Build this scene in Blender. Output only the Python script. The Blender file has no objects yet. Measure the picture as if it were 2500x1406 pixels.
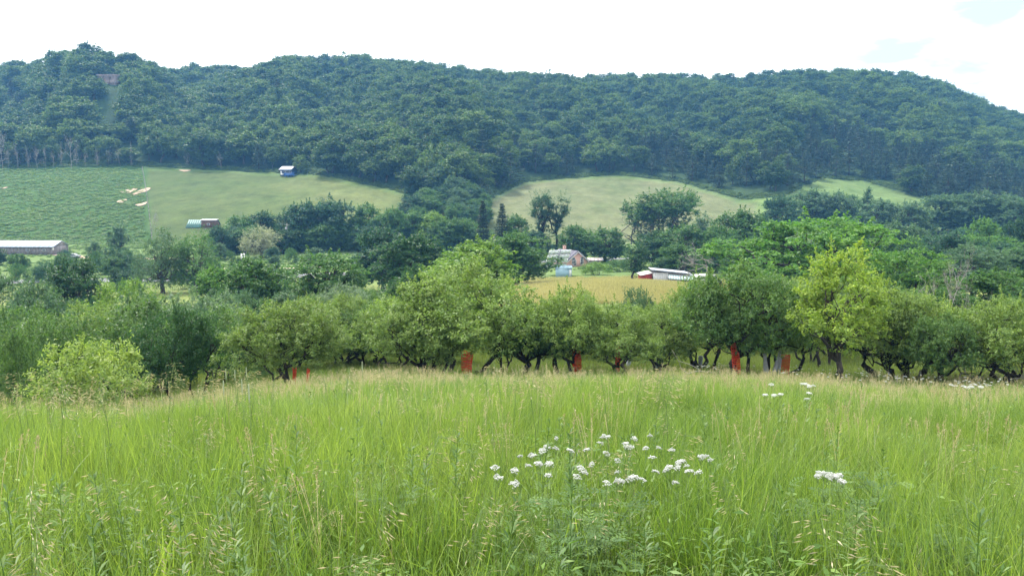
import bpy, math, random
import numpy as np
from mathutils import Vector, Matrix, Euler

random.seed(7)
RS = np.random.RandomState(7)
S = bpy.context.scene
COL = S.collection

# ------------------------------------------------------------------ camera, sky, sun, exposure
F, CX, CY, HOR = 2000.0, 1250.0, 703.0, 460.0          # focal length and centre in pixels of the 2500 px photograph
T = math.atan((CY - HOR) / F)                           # downward tilt
cam_d = bpy.data.cameras.new('camera'); cam = bpy.data.objects.new('camera', cam_d); COL.objects.link(cam)
cam_d.sensor_width = 36.0; cam_d.lens = 36.0 * F / 2500.0
cam_d.clip_start = 0.1; cam_d.clip_end = 6000
cam.location = (0, 0, 0); cam.rotation_euler = (math.pi / 2 - T, 0, 0)
S.camera = cam

SUN_EL, SUN_AZ = math.radians(56), math.radians(-38)    # azimuth from +Y towards +X
world = bpy.data.worlds.new('World'); S.world = world; world.use_nodes = True
wn, wl = world.node_tree.nodes, world.node_tree.links
wn.clear()
w_out = wn.new('ShaderNodeOutputWorld'); bg = wn.new('ShaderNodeBackground'); bg.inputs['Strength'].default_value = 0.05
sky = wn.new('ShaderNodeTexSky'); sky.sky_type = 'NISHITA'; sky.sun_disc = False
sky.sun_elevation = SUN_EL; sky.sun_rotation = SUN_AZ
tc = wn.new('ShaderNodeTexCoord')
mp = wn.new('ShaderNodeMapping'); mp.inputs['Scale'].default_value = (1.0, 1.0, 3.2); mp.inputs['Location'].default_value = (0.35, 0.1, 0.25)
wl.new(tc.outputs['Generated'], mp.inputs['Vector'])
cn = wn.new('ShaderNodeTexNoise'); cn.inputs['Scale'].default_value = 2.6; cn.inputs['Detail'].default_value = 7; cn.inputs['Roughness'].default_value = 0.55
wl.new(mp.outputs['Vector'], cn.inputs['Vector'])
cr = wn.new('ShaderNodeValToRGB'); cr.color_ramp.elements[0].position = 0.22; cr.color_ramp.elements[1].position = 0.40
wl.new(cn.outputs['Fac'], cr.inputs['Fac'])
mixc = wn.new('ShaderNodeMix'); mixc.data_type = 'RGBA'
mixc.inputs['B'].default_value = (15.6, 16.0, 16.3, 1)  # thin bright cloud
wl.new(sky.outputs['Color'], mixc.inputs['A'])
wl.new(cr.outputs['Color'], mixc.inputs['Factor'])
gap = wn.new('ShaderNodeVectorMath'); gap.operation = 'DISTANCE'; gap.inputs[1].default_value = (0.444, 0.885, 0.141); wl.new(tc.outputs['Generated'], gap.inputs[0])
gr_ = wn.new('ShaderNodeMapRange'); gr_.inputs['From Min'].default_value = 0.05; gr_.inputs['From Max'].default_value = 0.34; gr_.inputs['To Min'].default_value = 0.0; gr_.inputs['To Max'].default_value = 0.55
wl.new(gap.outputs['Value'], gr_.inputs['Value'])
gn = wn.new('ShaderNodeTexNoise'); gn.inputs['Scale'].default_value = 7.0; gn.inputs['Detail'].default_value = 6; wl.new(mp.outputs['Vector'], gn.inputs['Vector'])
ga = wn.new('ShaderNodeMath'); ga.operation = 'ADD'; wl.new(gn.outputs['Fac'], ga.inputs[0]); wl.new(gr_.outputs['Result'], ga.inputs[1])
gs = wn.new('ShaderNodeMapRange'); gs.inputs['From Min'].default_value = 0.42; gs.inputs['From Max'].default_value = 0.66; gs.inputs['To Min'].default_value = 0.24; wl.new(ga.outputs[0], gs.inputs['Value'])
gm = wn.new('ShaderNodeMath'); gm.operation = 'MULTIPLY'; wl.new(gs.outputs['Result'], gm.inputs[0]); wl.new(cr.outputs['Color'], gm.inputs[1]); wl.new(gm.outputs[0], mixc.inputs['Factor'])
wl.new(mixc.outputs['Result'], bg.inputs['Color']); wl.new(bg.outputs['Background'], w_out.inputs['Surface'])

sun_d = bpy.data.lights.new('sun', 'SUN'); sun_d.energy = 2.4; sun_d.angle = math.radians(10); sun_d.color = (1.0, 0.95, 0.86)
sun = bpy.data.objects.new('sun', sun_d); COL.objects.link(sun)
sdir = Vector((math.sin(SUN_AZ) * math.cos(SUN_EL), math.cos(SUN_AZ) * math.cos(SUN_EL), math.sin(SUN_EL)))
sun.rotation_euler = sdir.to_track_quat('Z', 'Y').to_euler(); sun.location = sdir * 300

vs = S.view_settings
S.display_settings.display_device = 'sRGB'
vs.view_transform = 'Standard'; vs.look = 'None'; vs.exposure = 1.7; vs.gamma = 1.0
try: vs.use_curve_mapping = False
except Exception: pass
cy = S.cycles
cy.max_bounces = 6; cy.diffuse_bounces = 4; cy.glossy_bounces = 2; cy.transmission_bounces = 4; cy.volume_bounces = 0; cy.transparent_max_bounces = 6
cy.use_denoising = True; cy.use_adaptive_sampling = False
cy.sample_clamp_indirect = 6.0
HAZE_DENSITY, HAZE_COLOR = 0.00024, (0.16, 0.45, 0.88)

# ------------------------------------------------------------------ helpers
def ray(px, row):
    a, b = (px - CX) / F, (CY - row) / F
    dy = math.cos(T) + b * math.sin(T); dz = -math.sin(T) + b * math.cos(T)
    return a / dy, dz / dy                               # x and z per metre of depth
def z_at(row, Y): return ray(CX, row)[1] * Y

def tag(o, label=None, cat=None, group=None, kind=None):
    if label: o['label'] = label
    if cat: o['category'] = cat
    if group: o['group'] = group
    if kind: o['kind'] = kind
    return o
def empty(name, loc=(0, 0, 0), rz=0.0):
    o = bpy.data.objects.new(name, None); COL.objects.link(o)
    o.location = loc; o.rotation_euler = (0, 0, rz); o.empty_display_size = 0.2
    return o
def link(name, me, parent=None, loc=None):
    o = bpy.data.objects.new(name, me); COL.objects.link(o)
    if parent is not None: o.parent = parent
    if loc is not None: o.location = loc
    return o

def mesh_np(name, V, quads=None, tris=None, mat=None, smooth=False, attrs=None):
    V = np.asarray(V, np.float32).reshape(-1, 3)
    q = np.zeros((0, 4), np.int32) if quads is None else np.asarray(quads, np.int32).reshape(-1, 4)
    t = np.zeros((0, 3), np.int32) if tris is None else np.asarray(tris, np.int32).reshape(-1, 3)
    me = bpy.data.meshes.new(name)
    me.vertices.add(len(V)); me.vertices.foreach_set('co', V.ravel())
    nl = q.size + t.size
    if nl:
        me.loops.add(nl); me.loops.foreach_set('vertex_index', np.concatenate([q.ravel(), t.ravel()]).astype(np.int32))
        me.polygons.add(len(q) + len(t))
        st = np.concatenate([np.arange(len(q)) * 4, q.size + np.arange(len(t)) * 3]).astype(np.int32)
        me.polygons.foreach_set('loop_start', st)
        if smooth: me.polygons.foreach_set('use_smooth', np.ones(len(st), bool))
    if attrs:
        for k, (typ, dat) in attrs.items():
            a = me.attributes.new(k, typ, 'POINT')
            dat = np.asarray(dat, np.float32 if typ != 'INT' else np.int32)
            a.data.foreach_set({'FLOAT': 'value', 'INT': 'value', 'FLOAT_VECTOR': 'vector', 'FLOAT_COLOR': 'color'}[typ], dat.ravel())
    me.update(calc_edges=True)
    if mat is not None: me.materials.append(mat)
    return me

class MB:
    """collects shapes, builds one mesh"""
    def __init__(s): s.V = []; s.Q = []; s.T = []; s.n = 0
    def add(s, V, Q=None, Tt=None):
        V = np.asarray(V, float).reshape(-1, 3)
        s.V.append(V)
        if Q is not None and len(Q): s.Q.append(np.asarray(Q, int).reshape(-1, 4) + s.n)
        if Tt is not None and len(Tt): s.T.append(np.asarray(Tt, int).reshape(-1, 3) + s.n)
        s.n += len(V); return s
    def box(s, c, d, rot=None):
        x, y, z = [k / 2 for k in d]
        V = np.array([(-x,-y,-z),(x,-y,-z),(x,y,-z),(-x,y,-z),(-x,-y,z),(x,-y,z),(x,y,z),(-x,y,z)])
        if rot is not None: V = V @ np.array(rot.to_matrix() if hasattr(rot, 'to_matrix') else rot).T
        return s.add(V + np.array(c), [(0,3,2,1),(4,5,6,7),(0,1,5,4),(1,2,6,5),(2,3,7,6),(3,0,4,7)])
    def prism(s, poly, y0, y1):
        """polygon in XZ extruded along y"""
        n = len(poly); a = [(p[0], y0, p[1]) for p in poly]; b = [(p[0], y1, p[1]) for p in poly]
        Q = [(i, (i + 1) % n, n + (i + 1) % n, n + i) for i in range(n)]
        Tt = [(0, i + 1, i) for i in range(1, n - 1)] + [(n, n + i, n + i + 1) for i in range(1, n - 1)]
        return s.add(a + b, Q, Tt)
    def tube(s, P, R, k=6, cap=True):
        P = np.asarray(P, float); R = np.asarray(R, float) * np.ones(len(P)); m = len(P)
        tg = np.gradient(P, axis=0); tg /= np.linalg.norm(tg, axis=1)[:, None] + 1e-9
        ref = np.where(np.abs(tg[:, 2:3]) > 0.9, np.array([[1., 0, 0]]), np.array([[0, 0, 1.]]))
        u = np.cross(tg, ref); u /= np.linalg.norm(u, axis=1)[:, None] + 1e-9
        v = np.cross(tg, u); an = np.arange(k) * 2 * math.pi / k
        V = P[:, None] + R[:, None, None] * (np.cos(an)[None, :, None] * u[:, None] + np.sin(an)[None, :, None] * v[:, None])
        i = np.arange(m - 1)[:, None] * k; j = np.arange(k)[None]; j2 = (j + 1) % k
        Q = np.stack([i + j, i + k + j, i + k + j2, i + j2], -1).reshape(-1, 4)
        Tt = []
        if cap: Tt = [((m - 1) * k, (m - 1) * k + a + 1, (m - 1) * k + a) for a in range(1, k - 1)]
        return s.add(V.reshape(-1, 3), Q, Tt)
    def mesh(s, name, mat=None, smooth=False):
        return mesh_np(name, np.concatenate(s.V), np.concatenate(s.Q) if s.Q else None, np.concatenate(s.T) if s.T else None, mat, smooth)
    def build(s, name, mat, parent=None, smooth=False): return link(name, s.mesh(name, mat, smooth), parent)

# ------------------------------------------------------------------ materials
def nodes(name):
    m = bpy.data.materials.new(name); m.use_nodes = True
    n, l = m.node_tree.nodes, m.node_tree.links
    return m, n, l, n['Principled BSDF'], n['Material Output']
def N(n, typ, **kw):
    o = n.new(typ)
    for k, v in kw.items():
        if k in o.inputs: o.inputs[k].default_value = v
        else: setattr(o, k, v)
    return o
def mixrgb(n, l, fac, a, b, blend='MIX'):
    m = n.new('ShaderNodeMix'); m.data_type = 'RGBA'; m.blend_type = blend
    for s_, v in (('Factor', fac), ('A', a), ('B', b)):
        if hasattr(v, 'is_output'): l.new(v, m.inputs[s_])
        else: m.inputs[s_].default_value = v if s_ == 'Factor' else (*v[:3], 1)
    return m.outputs['Result']

def plain(name, col, rough=0.7, var=0.25, scale=3.0, spec=0.3, metal=0.0, bump=0.0, stretch=(1, 1, 1)):
    m, n, l, p, out = nodes(name)
    c = N(n, 'ShaderNodeTexCoord'); mpn = N(n, 'ShaderNodeMapping'); mpn.inputs['Scale'].default_value = stretch
    l.new(c.outputs['Object'], mpn.inputs['Vector'])
    t = N(n, 'ShaderNodeTexNoise', Scale=scale, Detail=6.0, Roughness=0.6); l.new(mpn.outputs['Vector'], t.inputs['Vector'])
    lo = tuple(k * (1 - var) for k in col); hi = tuple(min(1, k * (1 + var)) for k in col)
    mr = N(n, 'ShaderNodeMapRange'); mr.inputs['From Min'].default_value = 0.3; mr.inputs['From Max'].default_value = 0.7
    l.new(t.outputs['Fac'], mr.inputs['Value'])
    l.new(mixrgb(n, l, mr.outputs['Result'], lo, hi), p.inputs['Base Color'])
    p.inputs['Roughness'].default_value = rough; p.inputs['Metallic'].default_value = metal
    p.inputs['Specular IOR Level'].default_value = spec
    if bump:
        b = N(n, 'ShaderNodeBump', Strength=bump, Distance=0.05); l.new(t.outputs['Fac'], b.inputs['Height']); l.new(b.outputs['Normal'], p.inputs['Normal'])
    return m

def leaf_mat(name, mode, base=(0.05, 0.09, 0.02), base2=None, trans=0.42, noise_scale=0.02, spec=0.25, rnd=0.5, lo=.68, hi=1.38):
    """mode 'obj': colour of the object; 'rand': per copy, from base..base2 and a slow noise of the place where it stands"""
    m, n, l, p, out = nodes(name)
    oi = N(n, 'ShaderNodeObjectInfo')
    if mode == 'obj': col = oi.outputs['Color']
    else:
        t = N(n, 'ShaderNodeTexNoise', Scale=noise_scale, Detail=3.0); l.new(oi.outputs['Location'], t.inputs['Vector'])
        mr = N(n, 'ShaderNodeMapRange'); mr.inputs['From Min'].default_value = 0.32; mr.inputs['From Max'].default_value = 0.68
        l.new(t.outputs['Fac'], mr.inputs['Value'])
        mth = N(n, 'ShaderNodeMath', operation='MULTIPLY_ADD'); l.new(oi.outputs['Random'], mth.inputs[0]); mth.inputs[1].default_value = rnd
        ms = N(n, 'ShaderNodeMath', operation='MULTIPLY'); l.new(mr.outputs['Result'], ms.inputs[0]); ms.inputs[1].default_value = 1 - rnd
        l.new(ms.outputs[0], mth.inputs[2])
        col = mixrgb(n, l, mth.outputs[0], base, base2)
    at = N(n, 'ShaderNodeAttribute', attribute_name='shade')
    vm = N(n, 'ShaderNodeMapRange'); vm.inputs['To Min'].default_value = lo; vm.inputs['To Max'].default_value = hi
    l.new(at.outputs['Fac'], vm.inputs['Value'])
    hs = N(n, 'ShaderNodeHueSaturation'); l.new(col, hs.inputs['Color']); l.new(vm.outputs['Result'], hs.inputs['Value'])
    hr = N(n, 'ShaderNodeMapRange'); hr.inputs['To Min'].default_value = 0.515; hr.inputs['To Max'].default_value = 0.48
    l.new(at.outputs['Fac'], hr.inputs['Value']); l.new(hr.outputs['Result'], hs.inputs['Hue'])
    l.new(hs.outputs['Color'], p.inputs['Base Color']); p.inputs['Roughness'].default_value = 0.5; p.inputs['Specular IOR Level'].default_value = spec
    tr = N(n, 'ShaderNodeBsdfTranslucent')
    l.new(mixrgb(n, l, 1.0, hs.outputs['Color'], (1.15, 1.25, 0.6), 'MULTIPLY'), tr.inputs['Color'])
    mx = N(n, 'ShaderNodeMixShader', Fac=trans); l.new(p.outputs[0], mx.inputs[1]); l.new(tr.outputs[0], mx.inputs[2]); l.new(mx.outputs[0], out.inputs['Surface'])
    return m

M = {}
M['leaf'] = leaf_mat('leaf', 'obj', lo=.78, hi=1.26)
M['forest_leaf'] = leaf_mat('forest_leaf', 'rand', (0.026, 0.066, 0.020), (0.104, 0.172, 0.036), noise_scale=0.006, rnd=0.75)
M['pine_needle'] = leaf_mat('pine_needle', 'rand', (0.022, 0.050, 0.024), (0.044, 0.082, 0.036), noise_scale=0.006, rnd=0.7, trans=0.15)
M['grass'] = leaf_mat('grass_blade', 'rand', (0.098, 0.182, 0.028), (0.228, 0.300, 0.070), trans=0.45, noise_scale=0.30, rnd=0.45, spec=0.3, lo=.55, hi=1.55)
M['blue_grass'] = leaf_mat('bluish_grass', 'rand', (0.100, 0.180, 0.050), (0.180, 0.270, 0.085), trans=0.4, noise_scale=0.30, rnd=0.5, spec=0.3, lo=.6, hi=1.5)
M['low_grass'] = leaf_mat('orchard_grass', 'rand', (0.085, 0.135, 0.028), (0.16, 0.19, 0.050), trans=0.4, noise_scale=0.1, rnd=0.4)
M['gold_grass'] = leaf_mat('dry_grass', 'rand', (0.32, 0.30, 0.14), (0.43, 0.385, 0.20), trans=0.35, noise_scale=0.03, rnd=0.4)
M['weed'] = leaf_mat('weed_leaf', 'rand', (0.085, 0.165, 0.036), (0.135, 0.225, 0.050), noise_scale=0.02, rnd=0.4)
M['broad_leaf'] = leaf_mat('broad_leaf', 'rand', (0.070, 0.150, 0.026), (0.135, 0.225, 0.045), trans=0.35, noise_scale=0.4, rnd=0.6)
M['straw'] = leaf_mat('straw', 'rand', (0.35, 0.31, 0.19), (0.45, 0.40, 0.28), trans=0.3, noise_scale=0.2, rnd=0.6)
M['seed'] = leaf_mat('seed_head', 'rand', (0.29, 0.25, 0.14), (0.38, 0.325, 0.21), trans=0.3, noise_scale=0.2, rnd=0.6)
M['forb'] = leaf_mat('forb_leaf', 'rand', (0.060, 0.125, 0.030), (0.105, 0.180, 0.042), trans=0.35, noise_scale=0.2, rnd=0.6)
M['stem'] = plain('green_stem', (0.10, 0.16, 0.04), 0.6)
M['petal'] = plain('white_petal', (0.45, 0.46, 0.42), 0.7, 0.06, 20)
M['bark'] = plain('bark', (0.055, 0.047, 0.040), 0.9, 0.5, 4, 0.15, bump=0.8, stretch=(3, 3, .6))
M['dark_bark'] = plain('dark_bark', (0.030, 0.026, 0.023), 0.9, 0.5, 6, 0.12, bump=0.8, stretch=(3, 3, .6))
M['dead_wood'] = plain('dead_wood', (0.26, 0.24, 0.22), 0.9, 0.35, 5, 0.15, bump=0.5, stretch=(3, 3, .6))
M['net'] = plain('orange_net', (0.62, 0.060, 0.020), 0.5, 0.12, 6)
M['wrap'] = plain('white_wrap', (0.30, 0.31, 0.34), 0.55, 0.15, 8)
M['grey_wrap'] = plain('grey_wrap', (0.20, 0.22, 0.25), 0.6, 0.2, 8)

# ------------------------------------------------------------------ the shape of the land
LY = np.array([0.5, 5, 12, 20, 35, 50, 80, 120, 160, 200, 250, 285])
Z_MID = np.array([-1.66, -2.30, -3.55, -5.30, -8.45, -10.7, -13.9, -17.2, -19.2, -19.9, -20.0, -19.0])
Z_LEFT = np.array([-1.66, -2.36, -3.78, -6.2, -10.2, -12.6, -15.6, -18.4, -19.9, -20.3, -20.2, -18.8])
Z_RIGHT = np.array([-1.66, -2.34, -3.75, -5.65, -8.7, -10.5, -13.4, -16.6, -18.9, -20.0, -20.2, -19.4])
FT = [(-900, 430, 415), (0, 430, 413), (450, 432, 414), (700, 425, 427), (800, 402, 432), (950, 372, 463), (1090, 335, 508), (1180, 345, 500),
      (1280, 412, 449), (1350, 430, 441), (1500, 442, 431), (1650, 420, 449), (1800, 372, 492), (1900, 362, 483), (1990, 420, 438), (2100, 420, 448),
      (2260, 368, 494), (2400, 365, 502), (2500, 365, 505), (3400, 365, 510)]
RG = [(-900, 800, 150), (0, 800, 152), (60, 790, 158), (100, 690, 152), (150, 615, 128), (225, 598, 100), (300, 590, 106), (370, 600, 128), (420, 625, 146), (446, 690, 166),
      (480, 740, 152), (560, 750, 160), (640, 750, 162), (700, 745, 144), (770, 740, 132), (810, 740, 137), (870, 735, 130), (930, 730, 142), (1050, 725, 150),
      (1150, 725, 163), (1300, 730, 180), (1450, 735, 183), (1600, 735, 178), (1800, 735, 180), (1950, 730, 172), (2050, 725, 168), (2150, 720, 174),
      (2230, 715, 192), (2300, 710, 213), (2350, 705, 236), (2400, 700, 254), (2500, 690, 292), (2700, 680, 350), (3400, 670, 440)]
R2 = [(-900, 300), (2200, 300), (2330, 236), (2400, 244), (2450, 257), (2500, 274), (2700, 300), (3400, 330)]
PXG = np.arange(-900, 3401, 10.0)
YG = np.concatenate([np.linspace(0.5, 40, 160), np.geomspace(40.5, 1700, 420)])
def ss(a, b, x): t = np.clip((x - a) / (b - a), 0, 1); return t * t * (3 - 2 * t)
def _tab():
    ftY = np.interp(PXG, [p[0] for p in FT], [p[1] for p in FT]); ftR = np.interp(PXG, [p[0] for p in FT], [p[2] for p in FT])
    rgY = np.interp(PXG, [p[0] for p in RG], [p[1] for p in RG]); rgR = np.interp(PXG, [p[0] for p in RG], [p[2] for p in RG])
    r2R = np.interp(PXG, [p[0] for p in R2], [p[1] for p in R2])
    H = np.zeros((len(PXG), len(YG)))
    for i, px in enumerate(PXG):
        a = np.clip((px - 100) / 900, 0, 1); a = a * a * (3 - 2 * a); b = np.clip((px - 1700) / 700, 0, 1); b = b * b * (3 - 2 * b)
        near = Z_LEFT * (1 - a) + (Z_MID * (1 - b) + Z_RIGHT * b) * a
        zf = z_at(ftR[i], ftY[i]); zr = z_at(rgR[i], rgY[i]) - 15.0
        mid1, mid2 = (ftY[i] * .68 + rgY[i] * .32), (ftY[i] * .36 + rgY[i] * .64)
        mu = [ftY[i], mid1, mid2, rgY[i], rgY[i] + 150, 1250, 1700]
        z2 = z_at(r2R[i], 1250) - 15
        mz = [zf, zf + (zr - zf) * .31, zf + (zr - zf) * .70, zr, min(zr, z2) - 12, min(z2, zr + 70), z2 - 40]
        H[i] = np.interp(np.log(YG + 8), np.log(np.concatenate([LY, mu]) + 8), np.concatenate([near, mz]))
    # soften along depth and sideways
    k = np.array([1, 4, 6, 4, 1.]) / 16
    for _ in range(6):
        P = np.pad(H, ((0, 0), (2, 2)), 'edge'); H2 = sum(k[j] * P[:, j:j + H.shape[1]] for j in range(5)); H = H2
    for _ in range(2):
        P = np.pad(H, ((2, 2), (0, 0)), 'edge'); H = sum(k[j] * P[j:j + H.shape[0]] for j in range(5))
    return H, ftY, rgY
HT, FTY, RGY = _tab()
_ph = RS.uniform(0, 6.28, (6, 2)); _fr = [(0.09, .06), (-.05, .11), (.21, -.13), (.03, .023), (.35, .31), (-.41, .27)]
def ground(x, y):
    x = np.asarray(x, float); y = np.asarray(y, float); yy = np.maximum(y, 0.5)
    px = np.clip(CX + F * x / yy * 0.985, PXG[0], PXG[-1])
    i = np.clip((px - PXG[0]) / 10, 0, len(PXG) - 1.001); i0 = i.astype(int); fi = i - i0
    j = np.interp(yy, YG, np.arange(len(YG))); j = np.clip(j, 0, len(YG) - 1.001); j0 = j.astype(int); fj = j - j0
    z = (HT[i0, j0] * (1 - fi) * (1 - fj) + HT[i0 + 1, j0] * fi * (1 - fj) + HT[i0, j0 + 1] * (1 - fi) * fj + HT[i0 + 1, j0 + 1] * fi * fj)
    z = z + np.where(y < 0.5, -0.13 * (y - 0.5), 0)
    amp = np.clip(yy / 12, 0, 1) * (0.10 + np.clip((yy - 30) / 200, 0, 1) * .35)
    w = sum(np.sin(x * a + y * b + p[0]) for (a, b), p in zip(_fr, _ph)) / 6
    hump = 2.9 * np.exp(-((px - 1500) / 340) ** 2 - ((yy - 128) / 26) ** 2)
    f1 = np.interp(px, PXG, FTY); f2 = np.interp(px, PXG, RGY)
    fold = 4.5 * ss(15, 110, yy - f1) * (1 - ss(-90, 0, yy - f2)) * (np.sin(x / 17 + yy / 55 + 1.1) + .8 * np.sin(x / 34 - yy / 80 + 2.0) + .35 * np.sin(x / 8.5 + yy / 30))
    return z + w * amp + hump + fold
def g1(x, y): return float(ground(np.array([x]), np.array([y]))[0])
def pos(px, Y):
    x = (px - CX) / F * Y / 0.985
    return x, Y, g1(x, Y)
def hit(px, row, h=0.0, y0=1.5, y1=700):
    """the place on the land (plus h) that the photograph shows at px, row"""
    a, s = ray(px, row); ys = np.geomspace(y0, y1, 1500)
    d = s * ys - (ground(a * ys, ys) + h)
    k = np.argmax(d < 0) if (d < 0).any() else len(ys) - 1
    return a * ys[k], ys[k], float(ground(np.array([a * ys[k]]), np.array([ys[k]]))[0])


def build_ground():
    ys = np.concatenate([np.linspace(-40, 0, 14)[:-1], np.linspace(0, 45, 90)[:-1], np.geomspace(45, 1650, 270)])
    nu = 420
    us = np.linspace(-1, 1, nu)
    hw = 34 + 0.92 * np.maximum(ys, 0)
    X = us[None, :] * hw[:, None]; Y = np.repeat(ys[:, None], nu, 1)
    Z = ground(X, Y)
    px = np.clip(CX + F * X / np.maximum(Y, 1), PXG[0], PXG[-1])
    ft = np.interp(px, PXG, FTY)
    def c(*k): return np.array(k)[None, None, :]
    col = np.ones(X.shape + (3,)) * c(.055, .075, .022)
    def put(mask, k):
        nonlocal col
        col = col * (1 - mask[..., None]) + c(*k) * mask[..., None]
    put(ss(38, 60, Y), (.13, .16, .045))
    put(ss(150, 195, Y), (.10, .15, .045))
    put(ss(100, 115, Y) * (1 - ss(150, 168, Y)) * ss(1150, 1260, px) * (1 - ss(1950, 2100, px)), (.22, .205, .09))
    put(ss(40, 70, Y) * (1 - ss(95, 120, Y)) * ss(1900, 2100, px), (.27, .235, .10))
    fld = ss(276, 286, Y)
    weedy = fld * (1 - ss(366, 374, px)); put(weedy, (.034, .074, .015))
    hay = fld * ss(366, 374, px) * (1 - ss(1120, 1150, px)); put(hay, (.056, .080, .022)); put(.8 * hay * ss(480, 950, px), (.098, .118, .036))
    hay2 = fld * ss(1150, 1180, px) * (1 - ss(1830, 1860, px)); put(hay2, (.102, .116, .050))
    hay3 = fld * ss(1860, 1880, px); put(hay3, (.085, .130, .038))
    put(.6 * ss(-9, -3, Y - ft) * (Y > 200) * (hay + hay2 > 0.5), (.09, .15, .04))
    put(ss(0, 4, Y - ft) * (Y > 200), (.026, .050, .018))
    reg = np.zeros(X.shape, int)
    reg[(Y > 280)] = 1; reg[(Y > 280) & (px > 370)] = 2; reg[(Y > 280) & (px > 1150)] = 3; reg[(Y > 280) & (px > 1850)] = 4
    reg[(Y > 200) & (Y > ft + 4)] = 5
    idx = np.arange(X.size).reshape(X.shape)
    Q = np.stack([idx[:-1, :-1], idx[:-1, 1:], idx[1:, 1:], idx[1:, :-1]], -1).reshape(-1, 4)
    rq = reg[:-1, :-1].ravel()
    V = np.stack([X, Y, Z], -1).reshape(-1, 3); C = np.concatenate([col.reshape(-1, 3), np.ones((X.size, 1))], 1)
    m, n, l, p, out = nodes('land')
    at = N(n, 'ShaderNodeAttribute', attribute_name='tint'); tcn = N(n, 'ShaderNodeTexCoord')
    t1 = N(n, 'ShaderNodeTexNoise', Scale=0.045, Detail=10.0, Roughness=0.75); mpn = N(n, 'ShaderNodeMapping'); mpn.inputs['Scale'].default_value = (0.7, 0.42, 1)
    l.new(tcn.outputs['Object'], mpn.inputs['Vector']); l.new(mpn.outputs['Vector'], t1.inputs['Vector'])
    t2 = N(n, 'ShaderNodeTexNoise', Scale=0.20, Detail=9.0, Roughness=0.8); l.new(mpn.outputs['Vector'], t2.inputs['Vector'])
    r1 = N(n, 'ShaderNodeMapRange'); r1.inputs['From Min'].default_value = .3; r1.inputs['From Max'].default_value = .7
    l.new(t1.outputs['Fac'], r1.inputs['Value'])
    r2 = N(n, 'ShaderNodeMapRange'); r2.inputs['From Min'].default_value = .25; r2.inputs['From Max'].default_value = .75; r2.inputs['To Min'].default_value = .55; r2.inputs['To Max'].default_value = 1.45
    l.new(t2.outputs['Fac'], r2.inputs['Value'])
    a = mixrgb(n, l, 1.0, at.outputs['Color'], (.66, .80, .62), 'MULTIPLY'); b = mixrgb(n, l, 1.0, at.outputs['Color'], (1.42, 1.26, 1.50), 'MULTIPLY')
    cc = mixrgb(n, l, r1.outputs['Result'], a, b)
    hs = N(n, 'ShaderNodeHueSaturation'); l.new(cc, hs.inputs['Color']); l.new(r2.outputs['Result'], hs.inputs['Value'])
    l.new(hs.outputs['Color'], p.inputs['Base Color']); p.inputs['Roughness'].default_value = 0.95; p.inputs['Specular IOR Level'].default_value = 0.1
    bm = N(n, 'ShaderNodeBump', Strength=0.8, Distance=0.5); l.new(t2.outputs['Fac'], bm.inputs['Height']); l.new(bm.outputs['Normal'], p.inputs['Normal'])
    M['land'] = m
    for r, name in enumerate(['hillside_ground', 'weedy_pasture', 'hay_field', 'hay_field', 'hay_field', 'forest_hills']):
        q = Q[rq == r]; u, inv = np.unique(q.ravel(), return_inverse=True)
        me = mesh_np(name, V[u], inv.reshape(-1, 4), None, m, True, {'tint': ('FLOAT_COLOR', C[u])})
        tag(link(name, me), kind='structure')
build_ground()

# haze: one closed box of even air round the whole scene
hz = MB().box((0, 800, 66), (3260, 1710, 176)).build('haze', None)
hm = bpy.data.materials.new('haze'); hm.use_nodes = True; hn = hm.node_tree.nodes; hn.clear()
pv = hn.new('ShaderNodeVolumePrincipled'); pv.inputs['Density'].default_value = HAZE_DENSITY; pv.inputs['Color'].default_value = (*HAZE_COLOR, 1)
ho = hn.new('ShaderNodeOutputMaterial'); hm.node_tree.links.new(pv.outputs[0], ho.inputs['Volume'])
hz.data.materials.append(hm); tag(hz, kind='stuff')

# ------------------------------------------------------------------ trees: shapes
def nrm(v): return v / (np.linalg.norm(v, axis=-1, keepdims=True) + 1e-9)
def leaf_quads(P, Nn, L, W, R, axis=None):
    """one folded leaf per point: P centres, Nn normals, L lengths, W widths"""
    n = len(P); r = R.normal(size=(n, 3))
    t = r if axis is None else axis + r * 0.45
    t = t - (t * Nn).sum(1, keepdims=True) * Nn; t = nrm(t); b = np.cross(Nn, t)
    L = np.asarray(L).reshape(-1, 1) * np.ones((n, 1)); W = np.asarray(W).reshape(-1, 1) * np.ones((n, 1))
    V = np.stack([P - t * L / 2, P + b * W / 2 + Nn * W * .18 - t * L * .08, P + t * L / 2 - Nn * L * .12, P - b * W / 2 + Nn * W * .18 - t * L * .08], 1)
    return V.reshape(-1, 3), np.arange(n * 4).reshape(-1, 4)
def crown_mesh(name, P, Nn, L, W, R, mat, axis=None, shade=None):
    V, Q = leaf_quads(P, Nn, L, W, R, axis)
    sh = R.uniform(0, 1, len(P)) if shade is None else shade
    return mesh_np(name, V, Q, None, mat, False, {'shade': ('FLOAT', np.repeat(sh, 4))})
def curve(a, b, R, wob=0.12, n=6, sag=0.0):
    a = np.asarray(a, float); b = np.asarray(b, float); t = np.linspace(0, 1, n)[:, None]
    L = np.linalg.norm(b - a); P = a + (b - a) * t
    w = R.normal(size=(n, 3)) * L * wob; w[0] = 0; w[-1] = 0
    w[1:-1] = (w[:-2] + 2 * w[1:-1] + w[2:]) / 4 + w[1:-1] * .3
    P = P + w; P[:, 2] += sag * L * np.sin(math.pi * t[:, 0])
    return P
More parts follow.
